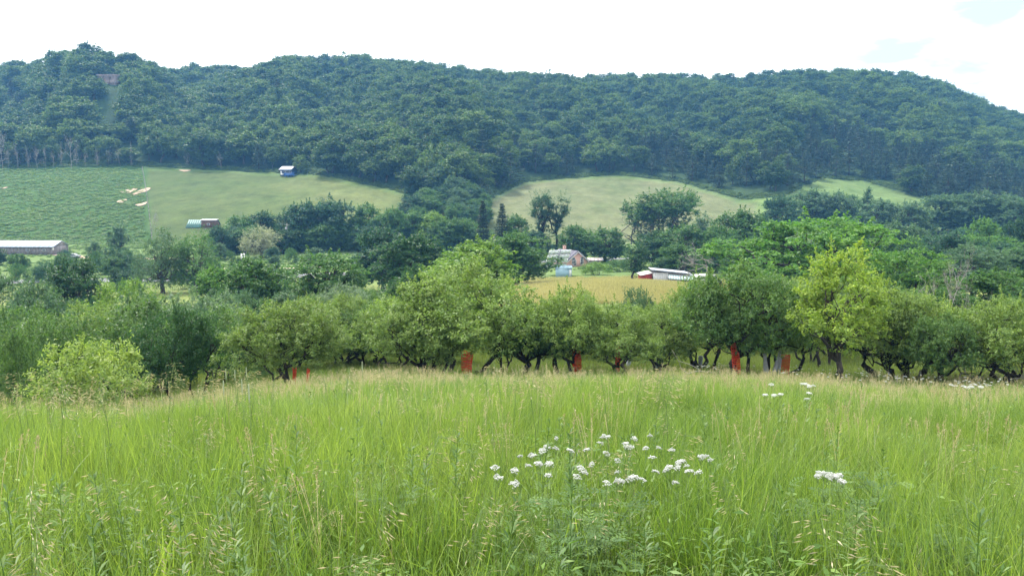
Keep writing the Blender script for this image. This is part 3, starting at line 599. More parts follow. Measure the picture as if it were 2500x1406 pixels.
# ------------------------------------------------------------------ trees of the valley and of the orchard
TONE = {'dk': (.036, .092, .032), 'md': (.066, .148, .040), 'lt': (.135, .240, .040), 'yl': (.205, .300, .052), 'gr': (.080, .150, .078), 'pale': (.29, .31, .215),
        'bl': (.040, .100, .056), 'ap': (.152, .232, .064), 'apd': (.090, .168, .052), 'apl': (.21, .29, .080), 'sil': (.145, .215, .140), 'fr': (.090, .200, .036), 'pn': (.036, .060, .036)}
G_V, G_L, G_R, G_O, G_H = 'trees on the valley floor', 'shrubby trees below the meadow', 'trees of the right side of the valley', 'apple trees of the orchard', 'trees of the hedgerow under the hay field'
TREES = [
 # hedgerow and valley, far to near: kind, name, px, top row, width px, depth, tone, group, label
 ('broad','broad_tree',598,520,80,262,'md',G_H,'round green hedgerow tree beside the green-roofed house'),
 ('broad','broad_tree',655,512,90,268,'dk',G_H,'dark hedgerow tree behind the pale flowering tree'),
 ('broad','broad_tree',712,510,80,266,'dk',G_H,'dark tree just behind the leaning utility pole'),
 ('broad','broad_tree',762,482,100,262,'bl',G_H,'tall dark blue-green tree, left half of the tallest hedgerow clump'),
 ('slim','slim_tree',800,470,70,266,'bl',G_H,'slim upright tree at the top of the tallest hedgerow clump'),
 ('broad','broad_tree',838,486,100,262,'bl',G_H,'dark blue-green tree, right half of the tallest hedgerow clump'),
 ('broad','broad_tree',902,492,85,262,'md',G_H,'bright-topped hedgerow tree just right of the tallest clump'),
 ('broad','broad_tree',956,500,90,260,'md',G_H,'mid green hedgerow tree under the middle of the hay field'),
 ('broad','broad_tree',1012,508,90,262,'md',G_H,'rounded hedgerow tree under the lower end of the hay field'),
 ('broad','broad_tree',1062,512,80,258,'lt',G_H,'light green hedgerow tree near the two spruces'),
 ('broad','broad_tree',1112,525,90,250,'md',G_H,'hedgerow tree touching the left spruce'),
 ('willow','weeping_tree',645,543,84,236,'pale',G_V,'pale cream-flowered rounded tree with a dark gap at its foot'),
 ('broad','broad_tree',548,545,60,246,'bl',G_V,'small dark tree against the gable of the green-roofed house'),
 ('spruce','spruce_tree',1180,488,46,238,'pn',G_V,'dark full spruce, left one of the two spruces'),
 ('thin_spruce','spruce_tree',1226,496,42,236,'pn',G_V,'thin spruce with a bare pale trunk beside the dark full one'),
 ('tall_pine','tall_pine',1322,460,62,236,'bl',G_V,'tall sparse pine with upswept bare top, left of the pair'),
 ('tall_pine','tall_pine',1356,463,58,238,'bl',G_V,'tall sparse pine with upswept bare top, right of the pair'),
 ('broad','broad_tree',1258,520,80,240,'md',G_V,'round tree between the thin spruce and the tall pines'),
 ('broad','broad_tree',1300,560,90,230,'bl',G_V,'dark tree at the foot of the two tall pines'),
 ('broad','broad_tree',1400,543,80,226,'md',G_V,'round tree behind the solar panels and farmhouse'),
 ('broad','broad_tree',1476,549,98,222,'md',G_V,'spreading domed tree in front of the golden field'),
 ('poplar','cottonwood',1572,456,104,258,'md',G_V,'tall cottonwood with many upright limbs, left stem of the clump'),
 ('poplar','cottonwood',1642,452,114,262,'md',G_V,'tall cottonwood with many upright limbs, right stem of the clump'),
 ('broad','broad_tree',1592,556,90,205,'dk',G_V,'dark tree at the foot of the cottonwoods'),
 ('broad','broad_tree',1668,540,110,200,'md',G_V,'wide green tree right of the cottonwood foot'),
 ('slim','slim_tree',1708,514,48,240,'gr',G_V,'small grey-green tree standing alone on the golden field'),
 ('broad','broad_tree',1650,592,110,172,'md',G_V,'leafy tree standing behind the white and red shed'),
 ('slim','slim_tree',1547,588,60,165,'dk',G_V,'small dark oval tree on the brow left of the red shed'),
 ('broad','broad_tree',1752,540,90,196,'md',G_V,'round tree on the right end of the golden field'),
 ('shrub','shrub',1452,636,66,186,'lt',G_V,'low round bush at the corner of the brick farmhouse'),
 ('shrub','shrub',1510,632,60,195,'md',G_V,'low bush by the road behind the golden brow'),
 ('slim','slim_tree',306,537,50,238,'gr',G_V,'slender grey-green tree in front of the weedy pasture'),
 ('slim','slim_tree',243,580,34,215,'gr',G_V,'thin column-like tree right of the long barn'),
 ('shrub','shrub',300,612,80,196,'dk',G_V,'dark rounded shrub in the roadside hedge, below the slender tree'),
 ('shrub','shrub',345,618,70,194,'bl',G_V,'dark shrub in the roadside hedge beside the twin willows'),
 ('shrub','shrub',262,622,60,194,'dk',G_V,'dark shrub at the left end of the roadside hedge'),
 ('willow','willow_tree',402,552,122,152,'gr',G_V,'feathery grey-green willow, left of the twin pair by the road'),
 ('willow','willow_tree',486,548,132,154,'md',G_V,'feathery mid green willow, right of the twin pair by the road'),
 ('broad','broad_tree',940,546,135,146,'bl',G_V,'tall dusky blue-green tree in the middle of the valley'),
 ('broad','broad_tree',1010,560,150,132,'dk',G_V,'dark broad tree behind the light green ash-like tree'),
 ('broad','broad_tree',1262,560,150,140,'md',G_V,'round dark green tree just left of the solar panels'),
 ('broad','broad_tree',1150,572,215,96,'lt',G_V,'bright yellow-green broad tree towering behind the main apple tree'),
 ('layered','layered_tree',795,596,205,98,'md',G_V,'dark flat-topped tree with lit upper boughs beside the road gap'),
 ('broad','broad_tree',627,616,140,92,'md',G_V,'fresh green leafy tree left of the road gap'),
 ('broad','broad_tree',540,640,110,104,'fr',G_V,'round bright tree between the willows and the road gap'),
 ('broad','broad_tree',190,620,130,104,'dk',G_V,'dark domed tree below the long barn'),
 ('broad','broad_tree',1000,640,130,74,'dk',G_V,'dark shady tree squeezed behind the main apple tree'),
 # below the meadow on the left
 ('shrub','shrub_tree',20,652,170,84,'gr',G_L,'grey-green shrubby tree under the long barn, at the frame edge'),
 ('shrub','shrub_tree',110,672,170,76,'gr',G_L,'dull green shrubby tree left of the dark domed tree'),
 ('shrub','shrub_tree',300,672,160,80,'lt',G_L,'light green shrubby tree right below the dark domed tree'),
 ('shrub','shrub_tree',380,690,170,66,'gr',G_L,'grey-leaved shrubby tree under the twin willows'),
 ('shrub','shrub_tree',500,690,190,62,'sil',G_L,'silvery rounded shrubby tree below the twin willows'),
 ('shrub','shrub_tree',240,720,190,56,'ap',G_L,'olive green shrubby tree in front of the dark domed tree'),
 ('shrub','shrub_tree',60,730,210,50,'apd',G_L,'deep green bushy tree at the left edge of the meadow'),
 ('shrub','shrub_tree',150,752,200,42,'apd',G_L,'dark bushy tree right behind the yellow-green sapling'),
 ('shrub','apple_tree',330,712,260,45,'apd',G_L,'large dark apple tree with a heavy lower shade'),
 ('apple','apple_tree',440,742,210,33,'dk',G_L,'dark apple tree with a black leaning trunk by the tall brome'),
 ('shrub','apple_tree',555,735,200,46,'apd',G_L,'shaded apple tree between the dark trunk and the netted pair'),
 ('shrub','shrub_tree',20,790,160,32,'apd',G_L,'dark shrub behind the tallest brome plume'),
 ('shrub','young_tree',205,812,250,20,'apl',G_L,'low yellow-green sapling in front of the dark shrubs'),
 ('apple','apple_tree',706,742,240,32,'ap',G_O,'low spreading apple tree over the two small orange nets'),
 ('apple','apple_tree',838,690,170,58,'sil',G_O,'silvery apple tree with visible forked limbs'),
 ('apple','apple_tree',905,742,140,46,'apd',G_O,'small rounded apple tree by the open grass strip'),
 ('apple','apple_tree',960,730,150,44,'ap',G_O,'pale-topped apple tree half behind the main one'),
 # the orchard row
 ('apple','apple_tree',1128,640,330,35,'ap',G_O,'tallest apple tree of the row, over the loose orange net'),
 ('apple','apple_tree',1030,730,200,34,'ap',G_O,'low apple tree with a thicket of black stems left of the tallest'),
 ('apple','apple_tree',1290,722,180,36,'apd',G_O,'dark apple tree with several black leaning stems'),
 ('apple','apple_tree',1390,684,200,36,'ap',G_O,'apple tree standing in the widest orange net'),
 ('shrub','shrub_tree',1552,690,100,60,'gr',G_O,'pale rounded tree poking up behind the row against the golden slope'),
 ('apple','apple_tree',1506,730,210,36.5,'ap',G_O,'airy apple tree in the narrow orange net'),
 ('apple','apple_tree',1610,742,180,40,'ap',G_O,'low apple tree in the grey wrap'),
 ('apple','apple_tree',1702,670,170,43,'ap',G_O,'apple tree over several thin dark stems'),
 ('apple','apple_tree',1803,636,250,36,'apd',G_O,'dense dark apple tree in the leaning orange net'),
 ('apple','apple_tree',1896,684,220,38,'ap',G_O,'apple tree with forked trunk in white wraps'),
 ('ash','young_tree',2050,594,235,33,'yl',G_O,'yellow-green ash-like tree with tall leafy shoots'),
 ('apple','apple_tree',1980,745,140,48,'apd',G_O,'dark apple tree behind the yellow-green one'),
 ('apple','apple_tree',2168,682,240,36,'ap',G_O,'apple tree on two thick grey leaning trunks'),
 ('apple','apple_tree',2246,706,210,37,'apl',G_O,'light apple tree beside the leaning grey trunks'),
 ('apple','apple_tree',2306,760,160,33,'apd',G_O,'apple tree on a straight dark post-like trunk'),
 ('apple','apple_tree',2440,722,230,33,'ap',G_O,'bushy apple tree over fallen grey branches'),
 ('apple','apple_tree',2530,712,200,36,'apd',G_O,'apple tree cut by the right edge of the frame'),
 ('apple','apple_tree',2660,730,210,34,'ap',G_O,'apple tree just past the right end of the visible row'),
 ('apple','apple_tree',2800,720,220,36,'apd',G_O,'outermost apple tree well past the right end of the row'),
 ('shrub','shrub_tree',-130,720,230,46,'apd',G_L,'deep green bushy tree past the left end of the thicket'),
 # right side of the valley
 ('broad','broad_tree',1800,500,120,205,'md',G_R,'round tree at the right corner of the golden field'),
 ('broad','broad_tree',1890,474,90,290,'bl',G_R,'dark tree left of the small green field'),
 ('broad','broad_tree',1965,456,90,310,'gr',G_R,'grey-green tree on the left edge of the small green field'),
 ('broad','broad_tree',2030,462,80,305,'gr',G_R,'paired grey-green tree in front of the small green field'),
 ('slim','slim_tree',2101,454,34,300,'bl',G_R,'slim dark tree alone against the small green field'),
 ('broad','broad_tree',2130,482,100,290,'gr',G_R,'low tree right under the slim dark one'),
 ('broad','broad_tree',2200,486,100,285,'gr',G_R,'grey-green tree under the right end of the small green field'),
 ('broad','broad_tree',2285,470,130,300,'gr',G_R,'large soft green tree right of the small green field'),
 ('broad','broad_tree',2380,458,130,300,'gr',G_R,'tall soft green tree in the right-hand valley wood'),
 ('broad','broad_tree',2452,468,110,290,'gr',G_R,'soft green tree near the right edge of the valley wood'),
 ('broad','broad_tree',2465,524,64,190,'dk',G_R,'small blackish round tree among paler ones'),
 ('broad','broad_tree',2382,526,80,188,'fr',G_R,'round yellowish-green tree left of the blackish one'),
 ('broad','broad_tree',2060,528,150,190,'md',G_R,'broad mid green tree behind the biggest tree'),
 ('broad','broad_tree',2170,530,130,190,'gr',G_R,'muted green tree right behind the biggest tree'),
 ('broad','broad_tree',2300,556,130,165,'bl',G_R,'dusky tree above the dead grey tree'),
 ('broad','broad_tree',2410,580,120,150,'bl',G_R,'dusky blue-green tree below the yellowish round one'),
 ('broad','broad_tree',2490,585,120,140,'md',G_R,'mid green tree on the right edge, halfway down the valley'),
 ('layered','layered_tree',1965,502,350,104,'fr',G_R,'biggest spreading fresh green tree behind the orchard'),
 ('layered','layered_tree',1870,560,150,112,'fr',G_R,'fresh green tree at the left shoulder of the biggest one'),
 ('layered','layered_tree',2195,592,200,82,'fr',G_R,'flat-boughed tree behind the yellow-green ash-like one'),
 ('broad','broad_tree',2420,650,180,64,'md',G_R,'green tree behind the fallen grey branches'),
 ('broad','broad_tree',2500,640,160,70,'md',G_R,'dark green tree at the frame edge above the orchard'),
 ('broad','broad_tree',1850,640,150,70,'md',G_R,'green tree glimpsed behind the dense dark apple tree'),
 ('broad','broad_tree',2290,690,150,58,'md',G_R,'shaded tree at the foot of the dead grey tree'),
]
TREE_AT = {}
for kind, name, px, top, wpx, Y, tone, grp, lab in TREES:
    x, y, z = pos(px, Y); zt = z_at(top, Y); h = max(1.2, zt - z); w = wpx / F * Y * 1.08
    c = np.array(TONE[tone]) * random.uniform(.92, 1.1)
    if kind == 'apple' or kind == 'ash': h *= 1.05
    if grp == G_O and kind == 'apple': w *= random.uniform(.98, 1.14); h *= random.uniform(.96, 1.06)
    plant_tree(name, kind, x, y, z, h, w, lab, 'tree', grp, tuple(c))
for i in range(26):
    px = 585 + i * 23; Y = 256 + random.uniform(-5, 14); x, y, z = pos(px, Y)
    plant_tree('hedge_tree', 'broad', x, y, z - .3, random.uniform(7, 11), random.uniform(8, 11), 'middling green tree filling the hedgerow under the hay field', 'tree', 'smaller trees filling the hedgerow', TONE[random.choice(['md', 'dk', 'bl', 'md'])])
# bare or dead ones
for px, top, wpx, Y, lab in [(2322, 578, 150, 46, 'tall dead grey tree with bare forked top behind the orchard'), (1742, 582, 100, 128, 'half-bare grey tree rising behind the shed roof'),
                             (2370, 700, 150, 40, 'dead grey branches sprawling right of the tall dead tree'), (38, 300, 36, 428, 'bare pale tree at the far left of the wood edge'),
                             (200, 318, 40, 429, 'bare forked pale tree at the wood edge above the pasture'), (120, 350, 30, 430, 'thin bare pale tree between two others at the wood edge'),
                             (384, 500, 24, 292, 'dead snag on the fence line between pasture and hay field')]:
    x, y, z = pos(px, Y); plant_tree('dead_tree', 'dead', x, y, z - .1, z_at(top, Y) - z, wpx / F * Y, lab, 'dead tree', None)
for k in range(16):
    px = [8, 30, 52, 74, 98, 140, 158, 178, 214, 236, 262, 290, 318, 344, 480, 560][k]; Y = np.interp(px, PXG, FTY) + random.uniform(-.5, 3); x, y, z = pos(px, Y)
    plant_tree('pale_trunk', 'dead', x, y, z - .1, random.uniform(9, 14), random.uniform(2.5, 4), 'slender pale trunk standing at the dark wood edge', 'dead tree', 'pale trunks along the wood edge', var=k)
# filler: more trees where the valley wood closes up
def filler(n, x0, x1, y0, y1, tones, kinds, hh, name, grp, labs):
    for i in range(n):
        px = random.uniform(x0, x1); Y = random.uniform(y0, y1); x, y, z = pos(px, Y)
        h = random.uniform(*hh); plant_tree(name, random.choice(kinds), x, y, z, h, h * random.uniform(.8, 1.15), labs[i % len(labs)], 'tree', grp, TONE[random.choice(tones)])
filler(60, 1880, 2860, 215, 345, ['gr', 'bl', 'md', 'gr'], ['broad'], (5, 8.5), 'valley_tree', 'close valley wood below the small green field', ['rounded tree in the close wood under the small green field'])
filler(42, 1760, 2860, 120, 210, ['md', 'bl', 'gr', 'md', 'fr'], ['broad', 'layered'], (7, 10.5), 'valley_tree', 'valley wood behind the biggest spreading tree', ['leafy tree of the wood around the biggest spreading tree'])
filler(22, 1800, 2860, 60, 100, ['md', 'apd', 'ap'], ['broad', 'shrub'], (4, 5.5), 'valley_tree', 'low trees right behind the orchard', ['low tree crowding the slope right behind the orchard'])
filler(26, 1010, 1200, 300, 345, ['gr', 'md', 'bl'], ['broad'], (7, 11), 'gully_tree', 'trees of the gully between the fields', ['rounded tree in the gully between the two hay fields'])
filler(14, 980, 1180, 345, 400, ['gr', 'bl'], ['broad'], (9, 13), 'gully_tree', 'trees of the gully between the fields', ['rounded tree in the gully between the two hay fields'])
filler(44, -320, 640, 52, 105, ['gr', 'apd', 'md', 'gr', 'bl'], ['shrub'], (3.6, 5.4), 'thicket_shrub', 'thicket below the left meadow', ['rounded shrub of the thicket below the left meadow'])
filler(20, 560, 1040, 60, 110, ['apd', 'md', 'gr'], ['shrub', 'broad'], (3.6, 5.2), 'thicket_shrub', 'thicket behind the orchard row', ['rounded shrub in the thicket behind the low spreading apple tree'])
filler(16, 1180, 1700, 60, 88, ['ap', 'gr'], ['shrub'], (1.6, 2.6), 'slope_shrub', 'shrubs below the golden slope', ['low shrub at the foot of the golden slope'])
filler(34, -40, 720, 150, 232, ['gr', 'md', 'dk', 'bl'], ['shrub', 'broad'], (2.4, 5.0), 'roadside_shrub', 'shrubs along the valley road', ['low shrub beside the valley road'])
filler(22, 540, 1200, 160, 240, ['gr', 'md', 'dk'], ['shrub', 'broad'], (2.5, 5.5), 'roadside_shrub', 'shrubs along the valley road', ['low shrub beside the valley road'])
filler(8, 1800, 2360, 52, 66, ['ap', 'apd'], ['apple'], (4, 5.2), 'apple_tree', 'apple trees of the back rows', ['apple tree in the shaded back rows behind the yellow-green tree'])
filler(6, 1250, 1800, 48, 58, ['ap', 'apl'], ['apple'], (3.2, 3.8), 'apple_tree', 'apple trees of the back rows', ['apple tree in the back row under the golden slope'])
filler(12, 700, 1130, 46, 60, ['ap', 'apd'], ['apple'], (3.6, 4.6), 'apple_tree', 'apple trees of the back rows', ['apple tree in the back rows left of the tallest one'])
filler(10, 860, 1120, 395, 432, ['gr', 'lt'], ['shrub'], (2.5, 5), 'gully_shrub', 'shrubs at the wood edge', ['light shrub at the wood edge over the hay field'])

# extra stems under the orchard crowns
def trunk_stem(px, row, Y, lean, h, r, label, name='tree_stem', bark=DB):
    x, y, z = pos(px, Y); mb = MB(); R = np.random.RandomState(int(px * 7 + row))
    e = np.array([lean, R.uniform(-.2, .2), h]); P = curve((0, 0, -.2), e, R, .09, 7, .06); mb.tube(P, np.linspace(r * 1.2, r * .55, 7), 7)
    for k in range(3):
        s0 = P[R.randint(3, 6)]; mb.tube(curve(s0, s0 + np.array([lean * R.uniform(.2, .9) + R.normal() * .3, R.normal() * .3, R.uniform(.3, .9)]), R, .12, 5), np.linspace(r * .5, r * .15, 5), 5)
    o = mb.build(name, bark, None, True); o.location = (x, y, z); tag(o, label, 'tree stem', 'bare stems under the apple trees')
for a in [(1012, 900, 34, -.3, 1.5, .05, 'thin black stem, leftmost of the thicket under the low apple tree'), (1034, 905, 34, .1, 1.5, .08, 'upright black stem in the middle of the stem thicket'), (1052, 905, 34.5, .25, 1.5, .06, 'right-leaning black stem in the stem thicket'),
          (1074, 900, 35, .1, 1.4, .08, 'separate black stem right of the stem thicket'), (1226, 900, 35, .35, 1.3, .05, 'thin forked stem under the tallest apple tree'), (1240, 903, 35, -.2, 1.3, .05, 'thin stem crossing the forked one'),
          (1280, 900, 36, -.5, 1.7, .09, 'black stem leaning outwards under the dark apple tree'), (1300, 900, 36, .5, 1.8, .1, 'thick black stem under the dark apple tree'), (1318, 900, 36, .6, 1.6, .06, 'thin black stem beside the thick one'),
          (1353, 900, 36, .05, 1.2, .13, 'stout short black trunk by the pale grass plume'), (1640, 895, 40, -.6, 1.3, .05, 'thin bowed stem right of the grey wrap'), (1730, 890, 41, -.7, 1.5, .06, 'curved dark stem among three behind the leaning net'),
          (1740, 890, 41, .2, 1.6, .06, 'wavy dark stem among three behind the leaning net'), (1757, 890, 41, .05, 1.4, .07, 'straight dark stem nearest the leaning net'), (1845, 892, 38, -.8, 2.0, .09, 'dark trunk leaning towards the leaning net'),
          (2000, 885, 44, 0, 1.5, .1, 'straight dark trunk behind the yellow-green tree'), (2030, 885, 45, .1, 1.4, .09, 'second dark trunk behind the yellow-green tree'), (2150, 893, 37, -.7, 1.8, .14, 'thick grey trunk leaning left by the white flowers'),
          (2190, 893, 37, -.9, 1.9, .13, 'grey trunk bowed to the left beside the thick one'), (2215, 900, 36, -.2, 1.8, .13, 'dark trunk standing over two white stakes'), (2240, 895, 36, .9, 1.7, .12, 'grey trunk sweeping up to the right'),
          (2305, 910, 33, .05, 2.0, .12, 'straight dark trunk like a post'), (2330, 890, 34, 1.6, .9, .06, 'low bough sweeping right from the post-like trunk'), (2455, 925, 33, .2, 1.5, .08, 'dark trunk above the fallen branches'), (2480, 925, 33, -.3, 1.4, .08, 'dark trunk right of the fallen branches')]:
    trunk_stem(*a, bark=M['bark'] if 'grey' in a[6] else DB)

# orange net guards and plastic wraps round trunks
def net_guard(px, top, bot, wpx, Y, lean, label, wavy=.1):
    x, y, z = pos(px, Y); h = z_at(top, Y) - z; r = wpx / F * Y / 2; mb = MB(); R = np.random.RandomState(int(px)); k = 15; m = max(7, int(h / .115))
    an = np.arange(k) * 6.283 / k; ph = R.uniform(0, 6, 3)
    def P(i, t): return np.stack([np.cos(an[i] + 0 * t) * rr(an[i], t) + lean * t, np.sin(an[i] + 0 * t) * rr(an[i], t), h * t * (1 + .05 * np.sin(an[i] * 2 + ph[2]) * (t > .9))], -1)
    def rr(a, t): return r * (1 + wavy * np.sin(a * 2 + ph[0]) + wavy * np.sin(a * 3 + ph[1] + t * 2) + .06 * np.sin(t * 5 + ph[2]))
    V = np.array([P(np.arange(k), np.full(k, j / m)) for j in range(m + 1)])      # rings of net points
    for i in range(k): mb.tube(V[:, i], .010, 4)
    for j in range(m + 1):
        ring = np.concatenate([V[j], V[j][:1]]); mb.tube(ring, .022 if j % 2 == 0 else .015, 4)
    o = mb.build('net_guard', M['net'], None); o.location = (x, y, z); tag(o, label, 'tree guard', 'orange net guards round apple trunks')
for a in [(1139, 862, 908, 30, 34.6, .05, 'loose gaping orange net under the tallest apple tree', .22), (1411, 852, 905, 25, 35.6, -.05, 'widest upright orange net guard'), (1507, 850, 900, 14, 36.2, .05, 'narrow upright orange net guard'),
          (1805, 843, 895, 24, 35.6, -.22, 'tall leaning orange net guard'), (1921, 868, 890, 24, 37.4, 0, 'short squat orange net behind the white wraps', .1), (714, 901, 940, 12, 31.6, .05, 'small orange net, left of the low pair'), (743, 903, 938, 9, 31.6, .12, 'thin dark-stemmed orange net, right of the low pair')]:
    net_guard(a[0], a[1], a[2], a[3] * .72, *a[4:])
def wrap(px, top, Y, wpx, lean, mat, label):
    x, y, z = pos(px, Y); h = z_at(top, Y) - z; r = wpx / F * Y / 2; mb = MB(); t = np.linspace(0, 1, 8); R = np.random.RandomState(int(px))
    mb.tube(np.stack([lean * t ** 1.2, 0 * t, h * t - .02], 1), r * (1.1 - .35 * t + .12 * np.sin(t * 9 + R.uniform(0, 6))), 9)
    o = mb.build('trunk_wrap', mat, None, True); o.location = (x, y, z); tag(o, label, 'trunk wrap', 'plastic wraps round apple trunks')
for a in [(1876, 862, 36.2, 13, -.15, M['wrap'], 'white plastic wrap on the left leg of the forked trunk'), (1888, 856, 36.2, 11, .35, M['wrap'], 'white plastic wrap on the right leg of the forked trunk'), (1902, 872, 36.4, 9, .1, M['wrap'], 'short loose white wrap right of the forked pair'),
          (1610, 864, 39.5, 16, 0, M['grey_wrap'], 'grey plastic wrap on a low apple trunk'), (1710, 868, 42, 13, .05, M['grey_wrap'], 'grey wrap among the thin dark stems'), (1536, 852, 45, 11, 0, M['wrap'], 'pale wrap behind the narrow orange net')]:
    wrap(*a)
for px, lab in [(2196, 'short white stake, left of two by the dark trunk'), (2210, 'short white stake, right of two by the dark trunk')]:
    x, y, z = pos(px, 34); o = MB().box((0, 0, .3), (.04, .04, .75)).build('stake', M['wrap']); o.location = (x, y, z); tag(o, lab, 'stake', 'white stakes')
# fallen branches at the right
for px, Y, an, L, lab in [(2350, 33.5, .2, 2.2, 'long grey fallen branch on the grass by the post-like trunk'), (2400, 33.5, -.5, 2.0, 'curved grey fallen branch in the middle of the heap'), (2462, 32.6, -.6, 2.3, 'pale fallen branch pointing down to the right'), (2485, 33, .8, 1.6, 'short fallen branch at the right edge'), (1690, 34, .1, 1.6, 'bowed dead twig lying over the meadow grass')]:
    x, y, z = pos(px, Y); mb = MB(); R = np.random.RandomState(int(px)); d = np.array([math.cos(an), math.sin(an) * .5, .12]); P = curve(-d * L / 2 + (0, 0, .25), d * L / 2 + (0, 0, .55), R, .08, 8, .1)
    mb.tube(P, np.linspace(.045, .012, 8), 5)
    for k in range(7): s0 = P[R.randint(1, 7)]; mb.tube(curve(s0, s0 + R.normal(size=3) * (.4, .2, .3) + (0, 0, .25), R, .1, 4), np.linspace(.018, .006, 4), 4)
    o = mb.build('fallen_branch', M['dead_wood'], None, True); o.location = (x, y, z); tag(o, lab, 'branch', 'fallen branches')

# ------------------------------------------------------------------ rock face, roads, bare soil
def rock_face():
    R = np.random.RandomState(4); m = plain('sandstone', (.20, .165, .15), .95, .35, .25, .1, bump=.8, stretch=(1, 1, 2.5)); x0, y0, z0 = pos(300, 536)
    root = empty('rock_face', (x0, y0, z0)); tag(root, 'pinkish sandstone cliff showing through the trees of the knoll', 'rock')
    zt = z_at(184, 536) - z0; zb = z_at(226, 536) - z0
    for cx_, wd, dp in [(-3.4, 3.6, 7), (.6, 3.9, 6), (5.0, 3.0, 8)]:
        nx, nz = 9, 11; xs = np.linspace(-wd / 2, wd / 2, nx); zs = np.linspace(zb - 4, zt, nz); V = []
        for z in zs:
            for x in xs: V.append((cx_ + x, -dp / 2 - R.uniform(0, .9) + .25 * (z - zb) / 8 - .6 * math.cos(z * 1.3), z))
        for z in zs:
            for x in xs: V.append((cx_ + x, dp, z + 1))
        Q = []; n0 = nx * nz
        for j in range(nz - 1):
            for i in range(nx - 1): a = j * nx + i; Q += [(a, a + 1, a + nx + 1, a + nx), (n0 + a, n0 + a + nx, n0 + a + nx + 1, n0 + a + 1)]
            Q += [(j * nx, j * nx + nx, n0 + j * nx + nx, n0 + j * nx), (j * nx + nx - 1, n0 + j * nx + nx - 1, n0 + j * nx + 2 * nx - 1, j * nx + 2 * nx - 1)]
        t = (nz - 1) * nx
        for i in range(nx - 1): Q.append((t + i, t + i + 1, n0 + t + i + 1, n0 + t + i))
        link('cliff_block', mesh_np('cliff_block', V, Q, None, m), root)
rock_face()
asph = plain('asphalt', (.16, .16, .17), .9, .1, 1.5, .2); gravel_m = plain('gravel_track', (.40, .34, .27), .95, .25, .8, .1); soil = plain('bare_soil', (.34, .26, .19), .95, .25, .35, .1)
def ribbon(name, pts, width, mat, lift=.06):
    P = np.array([(p[0], p[1]) for p in pts]); t = np.linspace(0, 1, 60); s_ = np.linspace(0, 1, len(P)); C = np.stack([np.interp(t, s_, P[:, 0]), np.interp(t, s_, P[:, 1])], 1)
    d = np.gradient(C, axis=0); d /= np.linalg.norm(d, axis=1)[:, None]; nn = np.stack([-d[:, 1], d[:, 0]], 1); V = []
    for k in (-1, 0, 1): q = C + nn * k * width / 2; V.append(np.stack([q[:, 0], q[:, 1], ground(q[:, 0], q[:, 1]) + lift], 1))
    V = np.concatenate(V); i = np.arange(59); Q = np.concatenate([np.stack([i, i + 1, 60 + i + 1, 60 + i], 1), np.stack([60 + i, 60 + i + 1, 120 + i + 1, 120 + i], 1)])
    return tag(link(name, mesh_np(name, V, Q[:, ::-1], None, mat, True)), kind='structure')
ribbon('road', [pos(p, Y)[:2] for p, Y in [(-300, 172), (100, 176), (450, 180), (700, 184), (900, 190), (1150, 205), (1350, 226), (1500, 232), (1700, 232), (2000, 225)]], 7.5, asph, .12)
ribbon('dirt_track', [pos(p, Y)[:2] for p, Y in [(-200, 300), (0, 284), (70, 272), (160, 250), (260, 238), (380, 236), (520, 232)]], 4.5, soil, .10)
ribbon('farm_lane', [pos(p, Y)[:2] for p, Y in [(420, 205), (620, 203), (740, 204), (860, 214)]], 2.6, gravel_m, .10)
def patch(px, row, wpx, hpx, mat=soil):
    x, y, z = hit(px, row, 0, 150, 500); R = np.random.RandomState(px); rx = wpx / F * y / 2; a0, s0 = ray(px, row - hpx / 2); _, y2, _ = hit(px, row - hpx / 2, 0, 150, 500); ry = max(1.5, min(14, abs(y2 - y)))
    an = np.arange(22) * 6.283 / 22; ra = 1 + .18 * np.sin(an * 3 + R.uniform(0, 6)) + R.normal(size=22) * .09; X = np.concatenate([[x], x + np.cos(an) * rx * ra]); Y = np.concatenate([[y], y + np.sin(an) * ry * ra])
    V = np.stack([X, Y, ground(X, Y) + .22], 1); tag(link('bare_soil', mesh_np('bare_soil', V, None, [(0, 1 + i, 1 + (i + 1) % 22) for i in range(22)], mat)), kind='structure')
for a in [(318, 467, 32, 14), (347, 467, 22, 15), (298, 492, 18, 8), (346, 500, 20, 9), (10, 460, 14, 4), (452, 418, 26, 5), (700, 608, 40, 10)]: patch(*a)

# ------------------------------------------------------------------ buildings
tin = plain('tin_roof', (.40, .42, .46), .5, .12, .4, .5); white_roof = plain('white_metal_roof', (.44, .50, .58), .45, .06, .3, .5); green_roof = plain('green_metal_roof', (.035, .115, .095), .45, .1, .4, .5)
aqua_roof = plain('pale_aqua_roof', (.34, .44, .43), .5, .08, .4, .5); greywood = plain('weathered_board', (.20, .18, .18), .9, .3, 1.5, .15, stretch=(3, 3, .3)); brownwood = plain('brown_board', (.12, .075, .055), .85, .25, 1.5, .15, stretch=(3, 3, .3))
bluepaint = plain('blue_paint', (.018, .045, .13), .6, .1, 1, .3); bluedeck = plain('bright_blue_paint', (.05, .14, .42), .6, .1, 1, .3); whitep = plain('white_paint', (.58, .58, .57), .6, .06, 1, .3); redpaint = plain('barn_red', (.26, .035, .035), .7, .15, 1, .25)
brickm = plain('pink_brick', (.50, .30, .245), .9, .15, 6, .15); slate = plain('grey_shingle', (.115, .11, .135), .85, .15, 3, .2); glass = plain('window_glass', (.03, .04, .05), .1, .1, 1, .5); palewood = plain('pale_board', (.40, .37, .38), .85, .15, 2, .15, stretch=(3, 3, .3))
